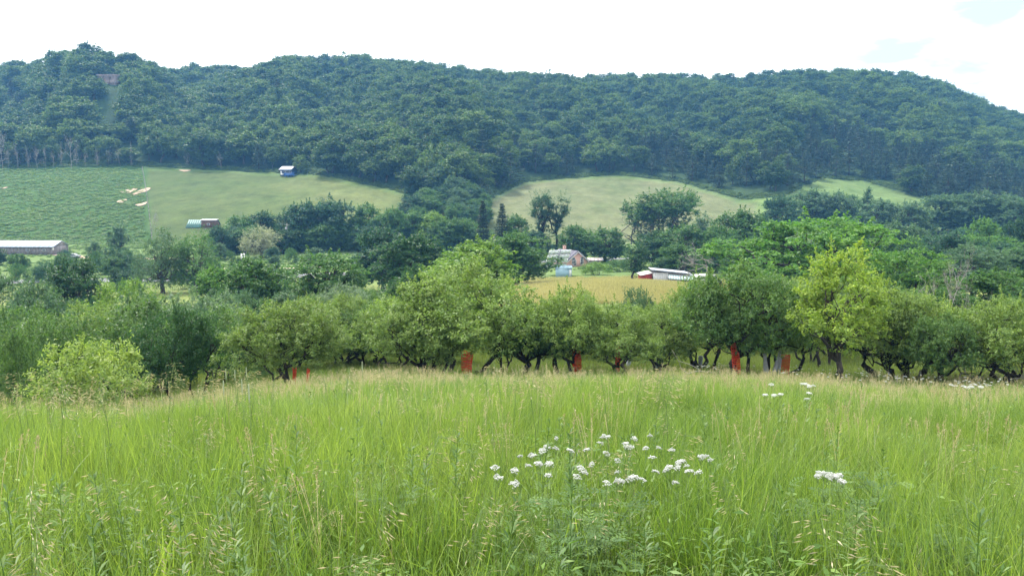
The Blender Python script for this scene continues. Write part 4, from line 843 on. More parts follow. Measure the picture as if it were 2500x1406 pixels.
panel_back = plain('panel_backsheet', (.80, .82, .84), .4, .04, 1, .4); steel = plain('galvanised_steel', (.25, .26, .27), .5, .1, 2, .5, .6); tealpaint = plain('blue_grey_paint', (.24, .36, .43), .6, .1, 1, .3); pole_wood = plain('pole_wood', (.22, .21, .19), .9, .2, 2, .1)

def roof_panels(parent, a, b, n, mat, thick=.06, name='roof_sheet'):
    """a sloping roof from line a0-a1 (ridge) to b0-b1 (eave) laid as n standing-seam sheets side by side"""
    a0, a1 = map(np.array, a); b0, b1 = map(np.array, b); mb0 = None
    up = np.cross(a1 - a0, b0 - a0); up = up / np.linalg.norm(up); up = up if up[2] > 0 else -up
    for i in range(n):
        s, e = (i + .02) / n, (i + .98) / n
        q = [a0 + (a1 - a0) * s, a0 + (a1 - a0) * e, b0 + (b1 - b0) * e, b0 + (b1 - b0) * s]
        mb = MB(); mb.add(q + [p + up * thick for p in q], [(0, 3, 2, 1), (4, 5, 6, 7), (0, 1, 5, 4), (1, 2, 6, 5), (2, 3, 7, 6), (3, 0, 4, 7)])
        mb.box((q[0] + q[3]) / 2 + up * thick, (.001, .001, .001)) if False else None
        mb.build(name, mat, parent)
def window(parent, c, w, h, ax='y', sash=True):
    """window set proud of a wall facing -y (ax y) or +x (ax x)"""
    f = MB(); g = MB(); t = .07
    def bx(m, cx_, cz, ww, hh, d):
        m.box((c[0] + cx_, c[1], c[2] + cz), (ww, d, hh)) if ax == 'y' else m.box((c[0], c[1] + cx_, c[2] + cz), (d, ww, hh))
    for sx in (-1, 1): bx(f, sx * w / 2, 0, t, h + t, .12)
    for sz in (-1, 1): bx(f, 0, sz * h / 2, w - t, t, .12)
    if sash: bx(f, 0, 0, w - t, t * .7, .11)
    o = f.build('window', whitep, parent); bx(g, 0, 0, w - t, h - t, .05); g.build('pane', glass, o); return o

def long_barn():
    Y = 250; x, y, z = pos(146, Y); r = empty('long_barn', (x, y, z), -.03); tag(r, 'long low barn of weathered boards with white metal roof', 'barn')
    L, D, H = 34, 8, 2.5; top = z_at(590, Y) - z; n = 30
    for i in range(n): MB().box((-L + (i + .5) * L / n, 0, H / 2), (L / n - .03, .08, H)).build('wall_board', greywood, r)
    MB().prism([(-L + .1, 0), (-.1, 0), (-.1, H), (-L + .1, H)], .1, D).build('wall', greywood, r)
    MB().add([(-.05, .1, H), (-.05, D, H), (-.05, D / 2, top), (-.15, .1, H), (-.15, D, H), (-.15, D / 2, top)], [(0, 1, 4, 3), (1, 2, 5, 4), (2, 0, 3, 5)], [(0, 2, 1), (3, 4, 5)]).build('gable', greywood, r)
    roof_panels(r, ((-L - .4, D / 2, top), (.4, D / 2, top)), ((-L - .4, -.7, H - .05), (.4, -.7, H - .05)), 24, white_roof)
    roof_panels(r, ((-L - .4, D / 2, top), (.4, D / 2, top)), ((-L - .4, D + .7, H - .05), (.4, D + .7, H - .05)), 8, white_roof)
    for px in (-21, -15.5, -8, -3): window(r, (px, -.08, 1.45), 1.1, .6)
    MB().box((-.1, -.12, 1.9), (.5, .1, .9)).build('downpipe', whitep, r)
long_barn()

def green_house():
    Y = 304; x, y, z = pos(470, Y); r = empty('cabin_house', (x, y, z), .0); tag(r, 'small brown house with green metal roof and shed dormer', 'house')
    W, D = 10.2, 6.5; te = z_at(556, Y) - z; tr = z_at(541, Y) - z; lo = te - 1.2
    MB().prism([(0, -.2), (W, -.2), (W, te), (0, te)], 0, D).build('wall', brownwood, r)
    for xx in (0.05, W - .05): MB().add([(xx, 0, te), (xx, D, te), (xx, D / 2, tr + .35), (xx + .1, 0, te), (xx + .1, D, te), (xx + .1, D / 2, tr + .35)], [(0, 1, 4, 3), (1, 2, 5, 4), (2, 0, 3, 5)], [(0, 2, 1), (3, 4, 5)]).build('gable', brownwood, r)
    roof_panels(r, ((-.5, D / 2, tr + .5), (W * .5, D / 2, tr + .5)), ((-.5, -.4, te), (W * .5, -.4, te)), 7, green_roof)
    roof_panels(r, ((-.5, D / 2, tr + .5), (W + .4, D / 2, tr + .5)), ((-.5, D + .4, te), (W + .4, D + .4, te)), 8, green_roof)
    MB().prism([(W * .5, te), (W + .1, te), (W + .1, tr + .35), (W * .5, tr + .35)], .5, D / 2).build('dormer', brownwood, r)
    roof_panels(r, ((W * .46, D / 2 + .2, tr + .75), (W + .5, D / 2 + .2, tr + .75)), ((W * .46, -.1, tr + .42), (W + .5, -.1, tr + .42)), 7, tin)
    roof_panels(r, ((0.1, -.05, te - .15), (W + .2, -.05, te - .15)), ((.1, -2.2, lo), (W + .2, -2.2, lo)), 12, tin, name='porch_sheet')
    for i in range(5): MB().box((.3 + i * (W - .4) / 4, -2.0, lo / 2 - .1), (.16, .16, lo)).build('porch_post', greywood, r)
    window(r, (W * .76, .44, (te + tr) / 2 + .1), 1.0, .7); window(r, (2.2, -.06, lo - 1.2), 1.1, 1.2); window(r, (5.8, -.06, lo - 1.2), 1.1, 1.2)
    MB().tube([(W * .45, D / 2, tr), (W * .45, D / 2, tr + 1.0)], .14, 8).build('stove_pipe', steel, r)
green_house()

def blue_cabin():
    x, y, z = hit(684, 430, 0, 300, 470); Y = y; r = empty('blue_cabin', (x, y, z), -.28); tag(r, 'dark blue cabin with pale roof on top of the hay field', 'cabin')
    z0 = .35; W, D = 6.6, 5.2; te = z0 + 2.9; tr = z0 + 4.4
    MB().prism([(0, z0 - .8), (W, z0 - .8), (W, te), (0, te)], 0, D).build('wall', bluepaint, r)
    for xx in (.03, W - .13): MB().add([(xx, 0, te), (xx, D, te), (xx, D * .55, tr), (xx + .1, 0, te), (xx + .1, D, te), (xx + .1, D * .55, tr)], [(0, 1, 4, 3), (1, 2, 5, 4), (2, 0, 3, 5)], [(0, 2, 1), (3, 4, 5)]).build('gable', bluepaint, r)
    roof_panels(r, ((-.4, D * .55, tr + .1), (W + .5, D * .55, tr + .1)), ((-.4, -1.2, te - .25), (W + .5, -1.2, te - .25)), 9, tin)
    roof_panels(r, ((-.4, D * .55, tr + .1), (W + .5, D * .55, tr + .1)), ((-.4, D + .4, te - .1), (W + .5, D + .4, te - .1)), 5, tin)
    MB().box((.75, -.06, z0 + 1.05), (.95, .08, 2.1)).build('door', whitep, r); window(r, (2.6, -.07, z0 + 1.7), .9, .8); window(r, (4.4, -.07, z0 + 1.4), 1.6, 1.5); window(r, (5.9, -.07, z0 + 1.4), .9, 1.5)
    d = MB(); d.box((7.3, -1.9, z0 + .1), (5.4, 3.4, .18)); d.build('deck', bluedeck, r)
    for i in range(7): MB().box((4.7 + i * .87, -3.55, z0 + .6), (.1, .1, 1.0)).build('railing_post', bluedeck, r)
    for i in range(4): MB().box((7.3, -3.6, z0 + .32 + i * .22), (5.4, .05, .11)).build('railing_board', bluedeck, r)
    for i in range(4): MB().box((4.8 + i * 1.66, -3.3, z0 - .55), (.16, .16, 1.3)).build('deck_post', bluedeck, r)
    MB().box((2.9, -2.9, z0 + .45), (1.3, .6, .5)).build('bench', whitep, r)
blue_cabin()

def farmhouse():
    Y = 206; x, y, z = pos(1384, Y); s = Y / F; r = empty('brick_farmhouse', (x, y, z), 0); tag(r, 'pink brick farmhouse with steep gable and grey roof behind the solar panels', 'house')
    # gable faces the camera a little to the right; the roof runs back to the left
    ang = .5; r.rotation_euler = (0, 0, ang)
    W, D = 6.0, 8.5; te = z_at(637, Y) - z; tr = z_at(615, Y) - z
    MB().prism([(0, -.3), (W, -.3), (W, te), (W / 2, tr), (0, te)], 0, D).build('wall', brickm, r)
    ov = .35
    for sx, nm in ((-1, 0), (1, 1)):
        e = -ov if sx < 0 else W + ov; ze = te - ov * (tr - te) / (W / 2)
        roof_panels(r, ((W / 2, -.35, tr + .05), (W / 2, D + .3, tr + .05)), ((e, -.35, ze + .05), (e, D + .3, ze + .05)), 6, slate, .14, 'roof_course')
        MB().add([(W / 2, -.38, tr - .02), (e, -.38, ze - .02), (e, -.38, ze - .24), (W / 2, -.38, tr - .24), (W / 2, -.30, tr - .02), (e, -.30, ze - .02), (e, -.30, ze - .24), (W / 2, -.30, tr - .24)], [(0, 1, 2, 3), (7, 6, 5, 4), (0, 4, 5, 1), (2, 6, 7, 3)]).build('bargeboard', whitep, r)
    window(r, (W * .36, -.06, te - .5), .75, 1.5); window(r, (W * .70, -.06, te - .4), .75, 1.5); window(r, (W * .30, -.06, 1.5), .9, 1.6); window(r, (W * .72, -.06, 1.5), .9, 1.6)
    ch = MB().box((W / 2 + .1, D * .75, tr + .3), (.6, .6, 1.4)).build('chimney', brickm, r); MB().box((W / 2 + .1, D * .75, tr + 1.06), (.74, .74, .12)).build('chimney_cap', brickm, ch)
farmhouse()

def solar_array():
    Y = 186; x, y, z = pos(1361, Y); r = empty('solar_tracker', (x, y, z), 0); tag(r, 'tilted rack of solar panels on a black post before the brick house', 'solar panels')
    s = Y / F; zc = z_at(632, Y) - z; post = MB(); post.tube([(0, 0, -.3), (0, 0, zc + .2)], .17, 8); post.build('post', plain('black_steel', (.03, .03, .03), .6), r)
    W, Hh = 5.6, 5.2; R3 = (Matrix.Rotation(.42, 3, 'Z') @ Matrix.Rotation(math.radians(-38), 3, 'X'))
    R3 = Matrix.Rotation(.45, 3, 'Z') @ Matrix.Rotation(math.radians(32), 3, 'X') @ Matrix.Rotation(math.radians(0), 3, 'Y')
    # rack plane: local x sideways, local z up the slope
    nx, nz = 6, 4; o = np.array([-.1, 0, zc])
    def at(u, v, d=0): return o + np.array(R3 @ Vector((u, d, v)))
    for i in range(nx):
        for j in range(nz):
            w, h = W / nx - .07, Hh / nz - .26; p = MB().box(at(-W / 2 + (i + .5) * W / nx + (0.07 if i >= 3 else -.07), -Hh / 2 + (j + .5) * Hh / nz), (w, .05, h), R3).build('solar_panel', panel_back, r)
            MB().box(at(-W / 2 + (i + .5) * W / nx + (0.07 if i >= 3 else -.07), -Hh / 2 + (j + .5) * Hh / nz + h * .3, -.05), (.16, .05, .12), R3).build('junction_box', steel, p)
    for v in (-.27, .27): MB().box(at(0, v * Hh, -.1), (W, .1, .12), R3).build('crossbeam', steel, r)
    MB().box(at(0, 0, -.2), (.16, .14, Hh * .98), R3).build('main_beam', steel, r)
solar_array()
def low_building():
    Y = 182; x, y, z = pos(1375, Y); r = empty('blue_outbuilding', (x, y, z), -.05); tag(r, 'low blue-grey outbuilding under the solar panels', 'outbuilding')
    t = z_at(655, Y) - z; W = 3.6; MB().prism([(-W / 2, -.3), (W / 2, -.3), (W / 2, t), (-W / 2, t)], 0, 3.2).build('wall', tealpaint, r); roof_panels(r, ((-W / 2 - .15, 3.4, t + .30), (W / 2 + .15, 3.4, t + .30)), ((-W / 2 - .15, -.2, t + .05), (W / 2 + .15, -.2, t + .05)), 4, tealpaint)
    MB().box((W / 2 - .35, -.05, t / 2 - .1), (.5, .06, t * .8)).build('door', whitep, r)
low_building()

def shed_group():
    Y = 141; x, y, z = pos(1592, Y); s = Y / F; base = z
    r = empty('white_shed', (x, y, z), -.06); tag(r, 'white and grey boarded shed with long low mono-pitch roof', 'shed')
    X = lambda px: (px - 1592) * s / .985; Zr = lambda row: z_at(row, Y) - base
    n = 8; x0, x1 = X(1592), X(1628); 
    for i in range(n):
        a = x0 + (x1 - x0) * i / n; b = x0 + (x1 - x0) * (i + 1) / n; MB().prism([(a, -.4), (b - .02, -.4), (b - .02, Zr(666)), (a, Zr(666))], 0, .1).build('wall_board', whitep, r)
    MB().prism([(x0 + .05, -.4), (X(1690), -.4), (X(1690), Zr(672)), (x0 + .05, Zr(664))], .14, 5.5).build('wall', greywood, r)
    roof_panels(r, ((X(1588), -.4, Zr(659.5)), (X(1680), -.4, Zr(668.5))), ((X(1588), 6, Zr(659.5) - .25), (X(1680), 6, Zr(668.5) - .25)), 10, tin, .16)
    roof_panels(r, ((X(1630), 1.0, Zr(667)), (X(1700), 1.0, Zr(673))), ((X(1624), -2.4, Zr(677)), (X(1700), -2.4, Zr(683))), 12, aqua_roof, .07, 'lean_to_sheet')
    for i in range(6):
        a = X(1626) + i * .32; MB().prism([(a, -.4), (a + .29, -.4), (a + .29, Zr(680)), (a, Zr(679))], -2.2, -2.1).build('lean_to_board', palewood, r)
    for px in (1652, 1668, 1684): MB().box((X(px), -2.1, .6), (.12, .12, 2.2)).build('post', greywood, r)
    r2 = empty('red_lean_to', (x - .1, y + .4, z), 0); tag(r2, 'small barn-red lean-to with white sloping roof left of the white shed', 'shed')
    xa, xb = X(1566), X(1591); MB().prism([(xa, -.4), (xb, -.4), (xb, Zr(668)), (xa, Zr(673))], 0, 4).build('wall', redpaint, r2); roof_panels(r2, ((xb + .05, -.3, Zr(667.5)), (xb + .05, 4.2, Zr(667.5))), ((xa - .25, -.3, Zr(673.5)), (xa - .25, 4.2, Zr(673.5))), 4, whitep, .08)
shed_group()
def small_things():
    x, y, z = pos(601, 205); r = empty('white_tank', (x, y, z)); tag(r, 'white box-like tank with dark top standing near the road', 'tank'); t = z_at(619, 205) - z; MB().box((0, 0, t / 2), (.8, .7, t)).build('body', whitep, r); MB().tube([(0, 0, t), (0, 0, t + .12)], .2, 10).build('lid', steel, r)
    x, y, z = pos(710, 252); r = empty('utility_pole', (x, y, z)); tag(r, 'weathered utility pole with a grey transformer before the dark trees', 'utility pole'); t = z_at(545, 252) - z; MB().tube([(0, 0, -.3), (0, 0, t)], [.17, .11], 8).build('pole', pole_wood, r); MB().box((0, 0, t - .5), (1.8, .12, .12)).build('crossarm', pole_wood, r); MB().tube([(-.3, -.2, t - 2.2), (-.3, -.2, t - 1.2)], .26, 10).build('transformer', steel, r)
    # parked car seen between the shrubs
    x, y, z = pos(190, 240); r = empty('parked_car', (x, y, z), .1); tag(r, 'pale parked car half hidden by the dark domed tree', 'car')
    prof = [(-2.1, .35), (-2.15, .75), (-1.9, .92), (-1.1, 1.0), (-.55, 1.42), (.75, 1.45), (1.35, 1.02), (2.0, .9), (2.15, .6), (2.1, .35)]; MB().prism(prof, -.85, .85).build('body', steel, r)
    MB().prism([(-.95, 1.02), (-.52, 1.36), (.7, 1.38), (1.15, 1.02)], -.87, .87).build('window', glass, r)
    for sx in (-1.3, 1.3):
        for sy in (-.8, .8): MB().tube([(sx, sy - .1, .33), (sx, sy + .1, .33)], .33, 14).build('wheel', plain('rubber', (.02, .02, .02)) if 'rub' not in M else M['rub'], r)
    x, y, z = pos(1722, 139); r = empty('parked_van', (x, y, z), .3); tag(r, 'pale van with dark windscreen peeping out beside the shed', 'van'); prof = [(-2.2, .4), (-2.2, 1.9), (-1.9, 2.05), (1.0, 2.05), (1.7, 1.3), (2.3, 1.1), (2.35, .4)]; MB().prism(prof, -.9, .9).build('body', whitep, r); MB().prism([(.55, 1.35), (.95, 1.95), (1.1, 1.95), (1.6, 1.35)], -.93, .93).build('windscreen', glass, r); MB().prism([(-1.8, 1.35), (-1.8, 1.85), (.3, 1.85), (.3, 1.35)], -.92, .92).build('window', glass, r)
    for sx in (-1.4, 1.5):
        for sy in (-.85, .85): MB().tube([(sx, sy - .1, .36), (sx, sy + .1, .36)], .36, 14).build('wheel', M['dark_bark'], r)
    # small farm shed roof by the road
    x, y, z = pos(1450, 214); r = empty('low_roofed_shed', (x, y, z)); tag(r, 'low shed with pale pinkish roof just right of the brick house', 'shed'); t = z_at(631, 214) - z; MB().prism([(-1.6, -.2), (1.6, -.2), (1.6, t - .5), (-1.6, t - .5)], 0, 3).build('wall', greywood, r); roof_panels(r, ((-1.9, 1.5, t), (1.9, 1.5, t)), ((-1.9, -.4, t - .55), (1.9, -.4, t - .55)), 4, plain('pale_pink_roof', (.50, .42, .40), .6, .1)); roof_panels(r, ((-1.9, 1.5, t), (1.9, 1.5, t)), ((-1.9, 3.4, t - .55), (1.9, 3.4, t - .55)), 4, tin)
small_things()
# pasture fence between the weedy pasture and the hay field
fr = empty('pasture_fence', pos(370, 290)); tag(fr, 'line of small fence posts and wire climbing between pasture and hay field', 'fence'); ox, oy, oz = fr.location
fp = [pos(370 + 14 * (1 - (Y - 288) / 140), Y) for Y in np.linspace(288, 428, 24)]
for p in fp: MB().box((p[0] - ox, p[1] - oy, p[2] - oz + .6), (.22, .22, 1.6)).build('post', pole_wood, fr)
mbw = MB(); mbw.tube([(p[0] - ox, p[1] - oy, p[2] - oz + 1.1) for p in fp], .006, 4); mbw.build('wire', steel, fr)

# ------------------------------------------------------------------ grasses
def blade_mesh(name, seed, n, hmin, hmax, w, rad, bend, mat, segs=4, lean=.18):
    R = np.random.RandomState(seed); V = []; Q = []; Tt = []; sh = []; c = 0
    for i in range(n):
        a = R.uniform(0, 6.283); q = rad * math.sqrt(R.rand()); b = np.array([math.cos(a) * q, math.sin(a) * q, -.03]); h = R.uniform(hmin, hmax); wd = w * R.uniform(.6, 1.3)
        da = R.uniform(0, 6.283); d = np.array([math.cos(da), math.sin(da), 0]); bd = bend * R.uniform(.1, 1) ** 1.3 * h; le = lean * R.normal() * h
        pa = R.uniform(0, 3.14); s_ = np.array([math.cos(pa), math.sin(pa), 0]); t = np.linspace(0, 1, segs + 1); v0 = R.rand()
        for k, u in enumerate(t):
            p = b + d * (le * u + bd * u ** 2.4) + np.array([0, 0, h * (u - .30 * (bd / h) * u ** 3)]); ww = wd * (1 - u ** 2.2) * (.75 + .5 * u)
            if k < segs: V += [p - s_ * ww / 2, p + s_ * ww / 2]; sh += [v0, v0]
            else: V.append(p); sh.append(v0)
        for k in range(segs - 1): Q.append((c + 2 * k, c + 2 * k + 1, c + 2 * k + 3, c + 2 * k + 2))
        Tt.append((c + 2 * segs - 2, c + 2 * segs - 1, c + 2 * segs)); c += 2 * segs + 1
    return mesh_np(name, V, Q, Tt, mat, True, {'shade': ('FLOAT', sh)})
def culm_mesh(name, seed, n, h, rad, head, mat_stem, mat_head, style='plume'):
    """flowering stems: thin culm and a head of spikelets"""
    R = np.random.RandomState(seed); V = []; Q = []; mi = []; sh = []; c = 0
    def quad(p, t, nn, L, W, m, s):
        nonlocal c
        b = np.cross(nn, t); V.extend([p, p + t * L * .45 + b * W / 2, p + t * L, p + t * L * .45 - b * W / 2]); Q.append((c, c + 1, c + 2, c + 3)); c += 4; mi.append(m); sh.extend([s] * 4)
    for i in range(n):
        a = R.uniform(0, 6.283); q = rad * math.sqrt(R.rand()); b = np.array([math.cos(a) * q, math.sin(a) * q, 0]); hh = h * R.uniform(.75, 1.15); d = np.array([R.normal(), R.normal(), 0]) * .09 * hh; s0 = R.rand()
        P = [b + d * u ** 2 + np.array([0, 0, hh * u]) for u in np.linspace(0, 1, 5)]
        pa = R.uniform(0, 3.14); sd = np.array([math.cos(pa), math.sin(pa), 0]) * .0016
        for k in range(4): V.extend([P[k] - sd, P[k] + sd, P[k + 1] + sd, P[k + 1] - sd]); Q.append((c, c + 1, c + 2, c + 3)); c += 4; mi.append(0); sh.extend([s0] * 4)
        ax = nrm(P[4] - P[3]); m = int(24 * head)
        for k in range(m):
            u = R.rand(); base = P[4] - ax * (.16 * hh * .9) * (1 - u) * (1 if style != 'brome' else 1.3)
            if style == 'plume': t = nrm(ax + R.normal(size=3) * .55); L = R.uniform(.010, .026); W = .006; base = base + R.normal(size=3) * .010 * (1.2 - u)
            elif style == 'haze': t = nrm(ax * .6 + R.normal(size=3)); L = R.uniform(.007, .014); W = .005; base = base + R.normal(size=3) * .032 * (1.15 - u)
            else: t = nrm(np.array([sd[0] * 600, sd[1] * 600, -.2]) + R.normal(size=3) * .5); L = R.uniform(.022, .036); W = .007; base = base + t * R.uniform(.0, .05)
            nn = nrm(np.cross(t, R.normal(size=3))); quad(base, t, nn, L, W, 1, R.rand())
    me = mesh_np(name, V, Q, None, None, False, {'shade': ('FLOAT', sh)}); me.materials.append(mat_stem); me.materials.append(mat_head); me.polygons.foreach_set('material_index', np.array(mi, np.int32)); return me

def fan(n, y0, y1, power=1.0, margin=1.5, hw=.78, xr=None):
    """random places in the wedge in front of the camera; power < 1 crowds them towards the camera"""
    u = RS.rand(n) ** power; y = y0 + (y1 - y0) * u; x = RS.uniform(-1, 1, n) * (hw * y + margin)
    return x, y
def slow(x, y, k, ph): return .5 + .5 * np.sin(x * k + 1.7 * np.sin(y * k * .8 + ph) + ph) * np.sin(y * k * 1.13 + 1.3 * np.sin(x * k * .7 + ph * 2))
def scat(name, protos, x, y, s, sz=None, tilt=.06, dz=0.0):
    n = len(x); P = np.stack([x, y, ground(x, y) + dz], 1); sz = s if sz is None else sz
    scatter(name, P, protos, RS.randint(0, len(protos), n), np.stack([RS.normal(size=n) * tilt, RS.normal(size=n) * tilt, RS.uniform(0, 6.28, n)], 1), np.stack([s, s, sz], 1))

gp = [blade_mesh('grass_tuft', 10 + k, 46, .26, .74, .0066, .17, [.3, .6, .45, .9, .4, .7][k], M['blue_grass' if k == 5 else 'grass'], 4, [.14, .24, .18, .32, .14, .26][k]) for k in range(6)]
# meadow grass: dense near the camera, thinner blades stand for more further off
x1, y1 = fan(9800, 1.2, 11, .62, 2.6); x2, y2 = fan(18000, 9, 22, .8, 3); x3, y3 = fan(14400, 20, 36, .9, 4)
gp += [blade_mesh('grass_tuft', 40 + k, 16, .3, .6, .013, .2, 1.1, M['grass'], 5, .3) for k in range(2)] + [blade_mesh('grass_tuft', 45, 30, .2, .5, .004, .18, .8, M['straw'], 3, .35)]
k1 = RS.rand(len(x1)) < .30 + .85 * slow(x1, y1, 2.1, .7); x1, y1 = x1[k1], y1[k1]
x = np.concatenate([x1, x2, x3]); y = np.concatenate([y1, y2, y3])
hgt = .70 + .30 * slow(x, y, .45, 1.0) + .26 * slow(x, y, 1.5, 2.6) + RS.normal(size=len(x)) * .10
dark = np.exp(-(((x - 3.1) / .55) ** 2 + ((y - 6.0) / .5) ** 2)); hgt = hgt * (1 - .62 * dark) * (1 - .35 * (slow(x, y, .9, 3.9) > .8))      # a lodged hollow at the right
wid = 1.0 + np.clip((y - 8) / 26, 0, 1) * .9
scat('meadow_grass', gp, x, y, wid, hgt, .15)
def leafy_mesh(name, seed):
    R = np.random.RandomState(seed); n = 46; a = R.uniform(0, 6.28, n); q = .16 * np.sqrt(R.rand(n)); z = R.uniform(.12, .5, n); P = np.stack([np.cos(a) * q, np.sin(a) * q, z], 1)
    d = np.stack([np.cos(a), np.sin(a), R.normal(size=n) * .4], 1); L = R.uniform(.025, .06, n)
    return crown_mesh(name, P, nrm(np.stack([R.normal(size=n) * .5, R.normal(size=n) * .5, np.ones(n)], 1)), L, L * .34, R, M['broad_leaf'], nrm(d))
lp = [leafy_mesh('leafy_weed', 90 + j) for j in range(3)]
xa, ya = fan(5200, 1.6, 26, .75, 1.6); ka = RS.rand(5200) < slow(xa, ya, .8, 5.3) ** 3 * .6
scat('broadleaf_weeds', lp, xa[ka], ya[ka], 1.0 + RS.rand(ka.sum()) * .5, .7 + RS.rand(ka.sum()) * .4, .15)
# straw and seed stems among it, more of them towards the brow
cp = [culm_mesh('seed_culm', 30 + k, 7, .78, .16, [1.0, 1.3, .8][k], M['straw'], M['seed'], ['plume', 'haze', 'plume'][k]) for k in range(3)]
x, y = fan(11400, 2.4, 36, .75, 2.5); den = np.clip((y - 5) / 22, .045, 1) * (.08 + .44 * slow(x, y, .33, 2.2)); k = RS.rand(len(x)) < den
scat('seed_grass', cp, x[k], y[k], 1.0 + np.clip((y[k] - 8) / 26, 0, 1) * 1.1, .95 + RS.normal(size=k.sum()) * .1, .08)
# fine-leaved meadow herbs
def herb_mesh(name, seed, h=.6, leaves=44, L=.085, W=.010, mat=None):
    R = np.random.RandomState(seed); mb = []; V = []; Q = []; sh = []; c = 0
    top = np.array([R.normal() * .05, R.normal() * .05, h])
    for k in range(leaves):
        u = R.uniform(.25, 1.0); p = top * u; a = k * 2.4 + R.normal() * .2; el = .15 + .75 * u; d = np.array([math.cos(a) * math.cos(el), math.sin(a) * math.cos(el), math.sin(el)])
        l = L * R.uniform(.7, 1.2) * (1.25 - .55 * u); sd = np.array([-math.sin(a), math.cos(a), 0]) * W / 2; m1 = p + d * l * .5; e = p + d * l + np.array([0, 0, -.25 * l])
        V.extend([p, m1 + sd, e, m1 - sd]); Q.append((c, c + 1, c + 2, c + 3)); c += 4; sh.extend([R.rand()] * 4)
    for sx, sy in ((.003, 0), (0, .003)): V.extend([(-sx, -sy, 0), (sx, sy, 0), top + (sx * .5, sy * .5, 0), top - (sx * .5, sy * .5, 0)]); Q.append((c, c + 1, c + 2, c + 3)); c += 4; sh.extend([.4] * 4)
    return mesh_np(name, V, Q, None, mat, False, {'shade': ('FLOAT', sh)})
hp = [herb_mesh('goldenrod', 50 + k, [.62, .72, .55][k], 48, .09, .011, M['forb']) for k in range(3)]
x, y = fan(2600, 2.6, 30, .7, 1.5); k = RS.rand(len(x)) < .12 + .8 * slow(x, y, .6, 4.1) ** 3
scat('meadow_herbs', hp, x[k], y[k], 1.05 + RS.rand(k.sum()) * .3, .95 + RS.normal(size=k.sum()) * .1)
# shorter grass under and beyond the orchard
op = [blade_mesh('orchard_tuft', 60 + k, 40, .25, .5, .011, .34, .5, M['low_grass'], 3, .2) for k in range(3)]
x, y = fan(19500, 34, 74, .8, 8, .90); scat('orchard_grass', op, x, y, 1.2 + RS.rand(len(x)) * .5, .75 + .4 * RS.rand(len(x)))
gg = [blade_mesh('dry_tuft', 70 + k, 40, .6, 1.0, .03, .6, .4, M['gold_grass'], 3, .15) for k in range(2)]
y = RS.uniform(104, 176, 12000); pxx = RS.uniform(1190, 2000, 12000); x = (pxx - CX) / F * y; scat('dry_hay', gg, x, y, .8 + RS.rand(len(x)) * .4, .6 + .25 * RS.rand(len(x)))
# tall weeds of the pasture across the valley
def weed_mesh(name, seed):
    R = np.random.RandomState(seed); n = 260; d = nrm(R.normal(size=(n, 3)) + np.array([0, 0, .4])); d[:, 2] = np.abs(d[:, 2]); P = d * R.uniform(.35, 1, (n, 1)) * np.array([1.2, 1.2, .9])
    return crown_mesh(name, P, nrm(d + R.normal(size=(n, 3)) * .5 + np.array([0, 0, .5])), .32 * R.uniform(.6, 1.3, n), .16, R, M['weed'])
wp = [weed_mesh('weed', 80 + k) for k in range(3)]; up_ = [weed_mesh('weed', 84 + k) for k in range(3)]
for me in up_: me.materials.clear(); me.materials.append(M['forest_leaf'])
y = RS.uniform(266, 428, 9000); pxx = RS.uniform(-120, 368, 9000); x = (pxx - CX) / F * y / .985; k = RS.rand(9000) < .35 + .4 * (slow(x, y, .11, 3.0) * .6 + .4 * slow(x, y, .3, 1.0)) ** 1.5
s = .5 + RS.rand(k.sum()) * .7; scat('pasture_weeds', wp, x[k], y[k], s, s * (.35 + .45 * slow(x[k], y[k], .15, .4)))
pxx = RS.uniform(-120, 2620, 3200); y = np.interp(pxx, PXG, FTY) + RS.uniform(.5, 9, 3200); x = (pxx - CX) / F * y / .985; s = .5 + RS.rand(3200) * .8; scat('wood_edge_undergrowth', up_, x, y, s, s)
y = RS.uniform(196, 290, 5000); pxx = RS.uniform(-150, 2600, 5000); x = (pxx - CX) / F * y / .985
k = ~((np.abs(y - 230) < 8) & (pxx > 1300)) & ~((pxx < 500) & (np.abs(y - 237) < 4)); s = .35 + RS.rand(k.sum()) * .5; scat('valley_weeds', wp, x[k], y[k], s, s * .8)

